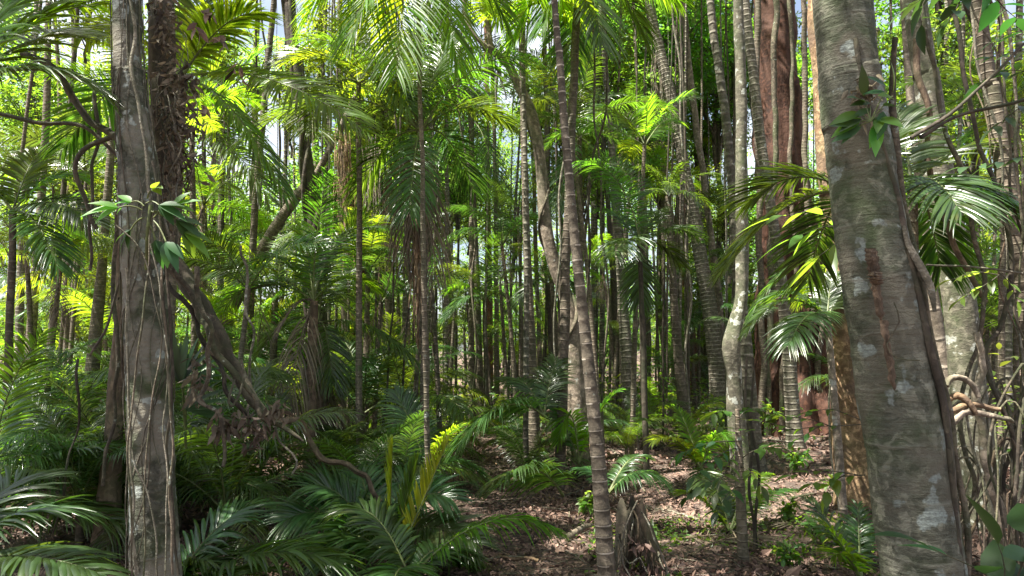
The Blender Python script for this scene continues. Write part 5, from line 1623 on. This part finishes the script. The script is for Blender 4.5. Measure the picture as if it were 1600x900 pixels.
# --- roots and tangled vines in the lower right
rr = random.Random(5)
for i in range(34):
    x0 = rr.uniform(1485, 1640)
    y0 = rr.uniform(430, 620)
    x1 = x0 + rr.uniform(-40, 70)
    if i % 4 == 0:
        pts = [(x0 - 90 + rr.uniform(-30, 30), -60), (x0 - 30, y0 - 220), (x0, y0), (x0 + rr.uniform(-25, 30), y0 + 90), (x1 + rr.uniform(-30, 50), 905)]
    else:
        y0 += rr.uniform(40, 150)
        s9 = rr.choice([-1, 1])
        pts = [(x0 - s9 * rr.uniform(20, 60), 910), (x0 - s9 * 25, y0 + 120), (x0 - s9 * 8, y0 + 20), (x0 + s9 * 12, y0), (x0 + s9 * 35, y0 + 60), (x0 + s9 * rr.uniform(30, 60), 780), (x0 + s9 * rr.uniform(30, 80), 910)]
    w = rr.choice([2.5, 3, 4, 5, 7])
    dd = rr.uniform(4.0, 5.6)
    o = liana(None, [(p[0], p[1], w) for p in pts], dd, rr.choice(['vine', 'bark_brown2', 'bark_dark', 'vine_pale', 'vine']), 'tangled_vine', seed=200 + i, wob=.13, freq=1.8, group='vines tangled in the lower right')
    auto(o, 'tangled vine in the lower right', tuple(W(x1, 700, dd)))
knots = [('topmost pale root coiled in the knot right of the lichened trunk', [(1484, 606, 12), (1494, 596, 13), (1512, 594, 13), (1530, 602, 12), (1536, 618, 10)]),
         ('middle pale root coiled in the knot right of the lichened trunk', [(1482, 640, 11), (1498, 628, 13), (1520, 632, 12), (1545, 640, 11), (1560, 640, 9)]),
         ('lowest greenish root reaching right in the knot beside the lichened trunk', [(1484, 662, 11), (1500, 648, 12), (1520, 640, 12), (1550, 646, 11), (1590, 660, 9)]),
         ('reddish bulging root stub in the knot right of the lichened trunk', [(1486, 632, 9), (1500, 626, 16), (1512, 634, 14), (1520, 646, 9)]),
         ('upright root behind the knot right of the lichened trunk', [(1530, 520, 14), (1534, 580, 16), (1528, 640, 18), (1540, 720, 18), (1556, 800, 20), (1566, 905, 22)])]
for i, (lb, pts) in enumerate(knots):
    liana(lb, [(p[0], p[1], p[2] * .72) for p in pts], 4.1 if i < 4 else 4.6, 'bark_pale' if i % 2 == 0 else 'bark_brown', 'root', sides=14, seed=240 + i, wob=.05, freq=7, cat='root', group='knotted roots right of the lichened trunk')

# --- hanging curtains of fine roots and dead strips
for i, (px, y0, y1, d, wdt, lb) in enumerate([(535, 200, 430, 12, 16, 'pale brown curtain of hanging roots just right of the braided trunk'), (580, 210, 420, 13, 22, 'curtain of thin hanging roots left of the shaggy palm'),
                                            (655, 230, 560, 8.4, 10, 'long brown fibres trailing down the shaggy palm trunk'), (1030, 60, 330, 20, 14, 'pale strips of hanging bark high right of the grey palm'),
                                            (610, 240, 460, 14, 14, 'short curtain of hanging roots beside the shaggy palm'), (340, 120, 300, 12, 16, 'thin hanging roots above the slanting brown trunk')]):
    b = W(px, y0, d)
    mb = MB()
    rgx = np.random.default_rng(600 + i)
    for k in range(26):
        x = px + rgx.normal(0, wdt * .45)
        ya, yb = y0 + rgx.uniform(0, 40), y1 - rgx.uniform(0, 120)
        P = smooth_path([W(x, ya, d + rgx.normal(0, .1)), W(x + rgx.normal(0, 4), (ya + yb) / 2, d + rgx.normal(0, .1)), W(x + rgx.normal(0, 7), yb, d + rgx.normal(0, .1))], .15)
        tube(mb, wobble(P, .05, k + i * 40, 2) - b, rgx.uniform(.003, .012), 4, 0, cap=False)
    o = part('hanging_roots', mb.mesh('hanging_roots', [M['bark_pale' if i % 2 else 'bark_brown']]), None, b)
    tag(o, lb, 'hanging roots')
# long thin lianas through the middle distance
for i in range(16):
    px, d = rr.uniform(280, 1200), rr.uniform(9, 20)
    dx = rr.uniform(-30, 30)
    o = liana(None, [(px, -30, 3.5), (px + dx * .2 + rr.uniform(-14, 14), 140, 3.5), (px + dx * .6 + rr.uniform(-14, 14), 330, 3.5), (px + dx, ypix(d) + 5, 3)], d, rr.choice(['vine', 'vine_pale', 'bark_dark']), seed=260 + i, wob=.12, freq=.8,
              group='thin lianas hanging in the middle distance')
    auto(o, 'thin hanging liana', tuple(W(px + dx * .5, 500, d)))
# two stems braided round the rope tree and the forked tree
for nm, tgt in (('dark twisted trunk of braided rope-like stems left of centre', 3), ('crooked trunk forking into bare pale limbs near the top, left of the ringed palm', 1), ('slender pale trunk with a climber coiled round it, between two leaning palms', 1)):
    root, P, r = TT[nm]
    for k in range(tgt):
        Q = helix(P, r, 3.4 + k * .7, 1.15, k * 2.1, .5, k)
        mb = MB()
        tube(mb, wobble(Q, .03, k + 9, 1.5) - np.array(root.location), r * (.42 if tgt == 3 else .25), 7, 0, lump=.2, seed=k)
        part('coiled_stem', mb.mesh('coiled_stem', [M['bark_dark' if tgt == 3 and k else 'vine']]), root)

# --- the split stump beside the ringed palm
st_ = W(1000, 880, 5.15)
st_root = empty('split_stump', (st_[0], st_[1], gh(st_[0], st_[1])), 'hollow rotting stump split open, just right of the ringed palm foot', 'stump')
b0 = np.array(st_root.location)


def slab(pts_l, pts_r, dl, dr, thick, mat, name, seed):
    """a curved shell of bark between two edge lines"""
    n = 14
    A_ = smooth_path([W(*p, dl) for p in pts_l], 10)[:0]
    tt = np.linspace(0, 1, n)

    def line(pts, d):
        Q = np.array([W(*p, d) for p in pts])
        s = np.linspace(0, 1, len(Q))
        return np.stack([np.interp(tt, s, Q[:, k]) for k in range(3)], -1)
    a, b = line(pts_l, dl), line(pts_r, dr)
    V = []
    m = 9
    for j in range(m):
        u = j / (m - 1)
        c = a * (1 - u) + b * u
        c = c + (1 - tt[:, None]) ** 6 * np.array((0, 0, 1.0)) * .05 * sin(j * 7.3 + seed)
        c = c + np.array((0, -1.0, 0)) * (sin(pi * u) * thick) + np.array([noise.noise_vector(Vector(tuple(q * 9 + seed))) for q in c]) * .02
        V.append(c)
    V = np.stack(V, 1)
    back = V + np.array((0, .02, 0))
    G = np.concatenate([V, back[:, ::-1]], 1)
    G = np.concatenate([G, G[:, :1]], 1)
    k = G.shape[1]
    idx = np.arange(n * k).reshape(n, k)
    F = np.stack([idx[:-1, :-1], idx[:-1, 1:], idx[1:, 1:], idx[1:, :-1]], -1).reshape(-1, 4)
    mb = MB()
    mb.add(G.reshape(-1, 3) - b0, F, 0)
    part(name, mb.mesh(name, [M[mat]]), st_root)


slab([(968, 786), (962, 830), (958, 880), (955, 925)], [(992, 782), (994, 820), (985, 870), (980, 925)], 5.2, 5.15, .05, 'bark_dark', 'bark_shell', 1)
slab([(990, 782), (1000, 820), (1008, 860), (1014, 925)], [(1004, 790), (1020, 825), (1036, 865), (1050, 925)], 5.05, 5.25, .07, 'bark_brown2', 'bark_shell', 2)
slab([(972, 790), (978, 830), (982, 880), (985, 925)], [(1000, 786), (1015, 830), (1022, 880), (1030, 925)], 5.4, 5.4, -.04, 'bark_dark', 'bark_shell', 3)
rr = random.Random(41)
for k in range(44):
    x0 = rr.uniform(962, 1032)
    y0 = 786 + abs(x0 - 988) * 1.7 + rr.uniform(-4, 30)
    mb = MB()
    d0 = rr.uniform(4.98, 5.12)
    P = wobble(smooth_path([W(x0, y0, d0), W(x0 + rr.uniform(-6, 10), y0 + rr.uniform(15, 40), d0 - .03), W(x0 + (x0 - 988) * .5 + rr.uniform(-8, 8), y0 + rr.uniform(50, 110), d0)], .02), .012, k, 9) - b0
    tube(mb, P, np.linspace(.006, .0015, len(P))[::rr.choice([-1, 1])] * rr.uniform(.5, 1.3), 4, 0, cap=False)
    part('splinter', mb.mesh('splinter', [M[rr.choice(['bark_brown2', 'vine', 'vine_pale', 'bark_dark'])]]), st_root)
for k, (cx, cy) in enumerate([(975, 890), (1020, 890), (998, 850)]):
    dead_clump('dead_leaves', None, (cx, cy), 5.0, .10, .05, 40, .07, 800 + k, parent=st_root, mat='litter')
for k, pts in enumerate([[(966, 900), (974, 850), (984, 810), (996, 784)], [(962, 835), (970, 860), (978, 890), (990, 915)], [(1004, 800), (1018, 830), (1030, 860), (1046, 905)], [(975, 870), (985, 880), (1000, 870), (1012, 895)]]):
    mb = MB()
    tube(mb, wobble(smooth_path([W(*p, 4.95) for p in pts], .03), .02, k, 6) - b0, .006, 6, 0, lump=.2)
    part('root_strand', mb.mesh('root_strand', [M['vine_pale']]), st_root)


def log(name, label, a, b_, w, mat, seed, rings=False, lift=.02):
    A_, B_ = W(*a), W(*b_)
    A_[2], B_[2] = gh(A_[0], A_[1]) + lift, gh(B_[0], B_[1]) + lift
    P = smooth_path([A_, (A_ + B_) / 2 + (0, 0, lift * 1.5), B_], .05)
    P = wobble(P, .04, seed, 2)
    P[:, 2] = np.maximum(P[:, 2], [gh(p[0], p[1]) + w * .4 for p in P])
    mb = MB()
    tube(mb, P - P[0], np.linspace(w, w * .7, len(P)), 12, 0, lump=.12, seed=seed)
    tag(part(name, mb.mesh(name, [M[mat]]), None, P[0]), label, 'log' if 'log' in name else 'branch')


log('fallen_log', 'dark rotting log lying across the litter left of the ringed palm', (800, 716, 10.0), (915, 722, 9.6), .09, 'bark_dark', 1)
log('fallen_palm_stem', 'short ringed piece of dead palm stem on the litter left of the ringed palm', (882, 858, 6.2), (926, 832, 6.7), .045, 'bark_palm2', 2)
log('fallen_log', 'long low log half buried in litter behind the forked palm fronds, right of centre', (960, 690, 12.5), (1120, 672, 14), .08, 'bark_brown2', 3)
log('fallen_branch', 'bent pale branch lying in front of the huge red trunk', (1180, 680, 12.5), (1255, 690, 11.4), .018, 'vine_pale', 4)
log('fallen_branch', 'thin dark branch lying across the sunny litter at right', (1230, 715, 7.6), (1345, 700, 7.9), .014, 'bark_dark', 5)
log('fallen_branch', 'grey stick lying on the bare litter at the centre', (690, 760, 8.2), (760, 730, 9.2), .018, 'vine', 6)
log('fallen_branch', 'leaning stick on the litter just behind the ringed palm', (960, 640, 11), (1010, 740, 8.6), .014, 'vine', 7)
log('fallen_log', 'mossy log lying under the left fronds by the fallen limb', (470, 700, 9), (620, 790, 7.6), .08, 'bark_brown2', 8)
rr = random.Random(15)
for i in range(44):
    px, d = rr.uniform(640, 1330), rr.uniform(5.2, 15)
    x = WX(px, d)
    a_ = rr.uniform(0, pi)
    l = rr.uniform(.25, 1.0)
    q = np.array((x, d, 0)) + np.array((cos(a_), sin(a_), 0)) * l
    P = np.array([(x, d, 0), tuple((np.array((x, d, 0)) + q) / 2 + (rr.uniform(-.06, .06), 0, 0)), tuple(q)])
    P = wobble(smooth_path(P, .05), .03, i, 3)
    P[:, 2] = [gh(p[0], p[1]) + .02 + .02 * abs(sin(4 * k)) for k, p in enumerate(P)]
    mb = MB()
    tube(mb, P - P[0], np.linspace(.012, .005, len(P)) * rr.uniform(.7, 1.4), 6, 0, lump=.2)
    o = tag(part('fallen_stick', mb.mesh('fallen_stick', [M[rr.choice(['vine', 'vine_pale', 'bark_dark', 'bark_brown'])]]), None, P[0]), None, 'stick', 'sticks on the litter')
    auto(o, 'fallen stick', tuple(P[0]))

# --- whole dead fronds lying on the litter
t = np.linspace(0, 1, 10)
DEADF = []
for i in range(3):
    mb = MB()
    P = np.stack([t * 1.3, .12 * np.sin(t * 3 + i), .05 + .06 * np.sin(t * pi)], -1)
    frond(mb, P, n=40, ll=.34, lw=.016, droop=.12, vee=.02, seg=3, seed=900 + i, gap=.25, jit=3.0, rr=.012)
    DEADF.append(mb.mesh('fallen_frond', [M['dead'], M['bark_brown2']]))
rr = random.Random(19)
for i in range(26):
    px, d = rr.uniform(500, 1330), rr.uniform(5.4, 16)
    x = WX(px, d)
    o = tag(part('fallen_frond', DEADF[i % 3], None, (x, d, gh(x, d) + .01), (rr.uniform(-.06, .06), rr.uniform(-.04, .04), rr.uniform(0, 6.3)), rr.uniform(.5, 1.0)), None, 'dead frond', 'dead fronds on the litter')
    auto(o, 'fallen brown frond', (x, d, .1))

# --- fallen leaves, one mass
rgn = np.random.default_rng(3)


def litter(n, yr, xr, size, seed, pw=1.0):
    rgx = np.random.default_rng(seed)
    y = yr[0] + (yr[1] - yr[0]) * rgx.uniform(0, 1, n) ** pw
    x = rgx.uniform(-1, 1, n) * (xr * y)
    z = np.array([gh(a, b) for a, b in zip(x, y)])
    den = np.array([noise.noise(Vector((a * .9, b * .9, 3))) for a, b in zip(x, y)])
    k = rgx.uniform(0, 1, n) < .55 + den
    C = np.stack([x, y, z + .015 + rgx.uniform(0, .035, n)], -1)[k]
    leaf_quads(mb, C, size, rgx, 0, aspect=.5, curl=.35, flat=.35)


mb = MB()
litter(48000, (4.2, 9.5), .78, .058, 1, 1.2)
litter(30000, (9.5, 20), .76, .11, 2)
litter(12000, (20, 40), .74, .22, 3)
litter(1500, (4.2, 14), .78, .15, 4, 1.1)
o = part('fallen_leaves', mb.mesh('fallen_leaves', [M['litter']], smooth=False))
tag(o, 'dry pinkish brown leaf litter covering the forest floor', 'leaf litter', kind='stuff')
mb = MB()
rgx = np.random.default_rng(31)
for i in range(1500):
    y = 4.3 + 13 * rgx.uniform() ** 1.2
    x = rgx.uniform(-.75, .78) * y
    a_ = rgx.uniform(0, 6.28)
    l = rgx.uniform(.05, .3)
    z = gh(x, y) + .03
    dv = np.array((cos(a_), sin(a_), rgx.normal(0, .12))) * l
    c = np.array((x, y, z))
    tube(mb, [c - dv, c + (0, 0, .01), c + dv], rgx.uniform(.0015, .004), 4, 0, cap=False)
o = part('fallen_twigs', mb.mesh('fallen_twigs', [M['vine_pale']]))
tag(o, 'scattered thin dry twigs lying among the leaf litter', 'twigs', kind='stuff')
# --- small green growth on the floor
mb = MB()
rgx = np.random.default_rng(44)


def cover(n, xr, yr, H, size):
    for i in range(n):
        x, y = rgx.uniform(*xr), rgx.uniform(*yr)
        if noise.noise(Vector((x * .7, y * .7, 9))) < 0.02:
            continue
        z = gh(x, y)
        m = rgx.integers(4, 9)
        off = rgx.normal(0, 1, (m, 3)) * (.06, .06, 0) * (H / .12)
        off[:, 2] = rgx.uniform(.2, 1, m) * H
        leaf_quads(mb, np.array((x, y, z)) + off, size, rgx, 0, aspect=.5)


cover(420, (.6, 3.2), (4.8, 7.5), .09, .05)
cover(900, (-3, 8), (12, 22), .35, .12)
cover(1400, (-16, 20), (20, 44), .7, .2)
cover(500, (-9, -1), (8, 16), .3, .1)
o = part('ground_cover', mb.mesh('ground_cover', [M['leaf']], smooth=False))
tag(o, 'low green seedlings and creepers growing through the leaf litter', 'ground cover', kind='stuff')


# ================================================================== labels of the repeated plants
LM = [(-400, 'the left edge'), (240, 'the vine-wrapped left trunk'), (495, 'the braided trunk'), (655, 'the shaggy palm'), (925, 'the ringed palm'),
      (1118, 'the leaning grey palm'), (1245, 'the huge red trunk'), (1410, 'the big lichened trunk'), (1600, 'the right edge')]
ORD = ['first', 'second', 'third', 'fourth', 'fifth', 'sixth', 'seventh', 'eighth', 'ninth', 'tenth', 'eleventh', 'twelfth', 'thirteenth',
       'fourteenth', 'fifteenth', 'sixteenth', 'seventeenth', 'eighteenth', 'nineteenth', 'twentieth']
buckets = {}
for o, kind, px, d in AUTO:
    dist = 'nearby' if d < 9 else 'mid-distance' if d < 18 else 'farther' if d < 30 else 'distant' if d < 42 else 'remotest'
    k = max(i for i, l in enumerate(LM) if px >= l[0] or i == 0)
    buckets.setdefault((kind, dist, k), []).append((px, o))
for (kind, dist, k), L in buckets.items():
    L.sort(key=lambda t: t[0])
    for i, (px, o) in enumerate(L):
        o['label'] = f'{dist} {kind}, {ORD[min(i, 19)]} to the right of {LM[k][1]}'
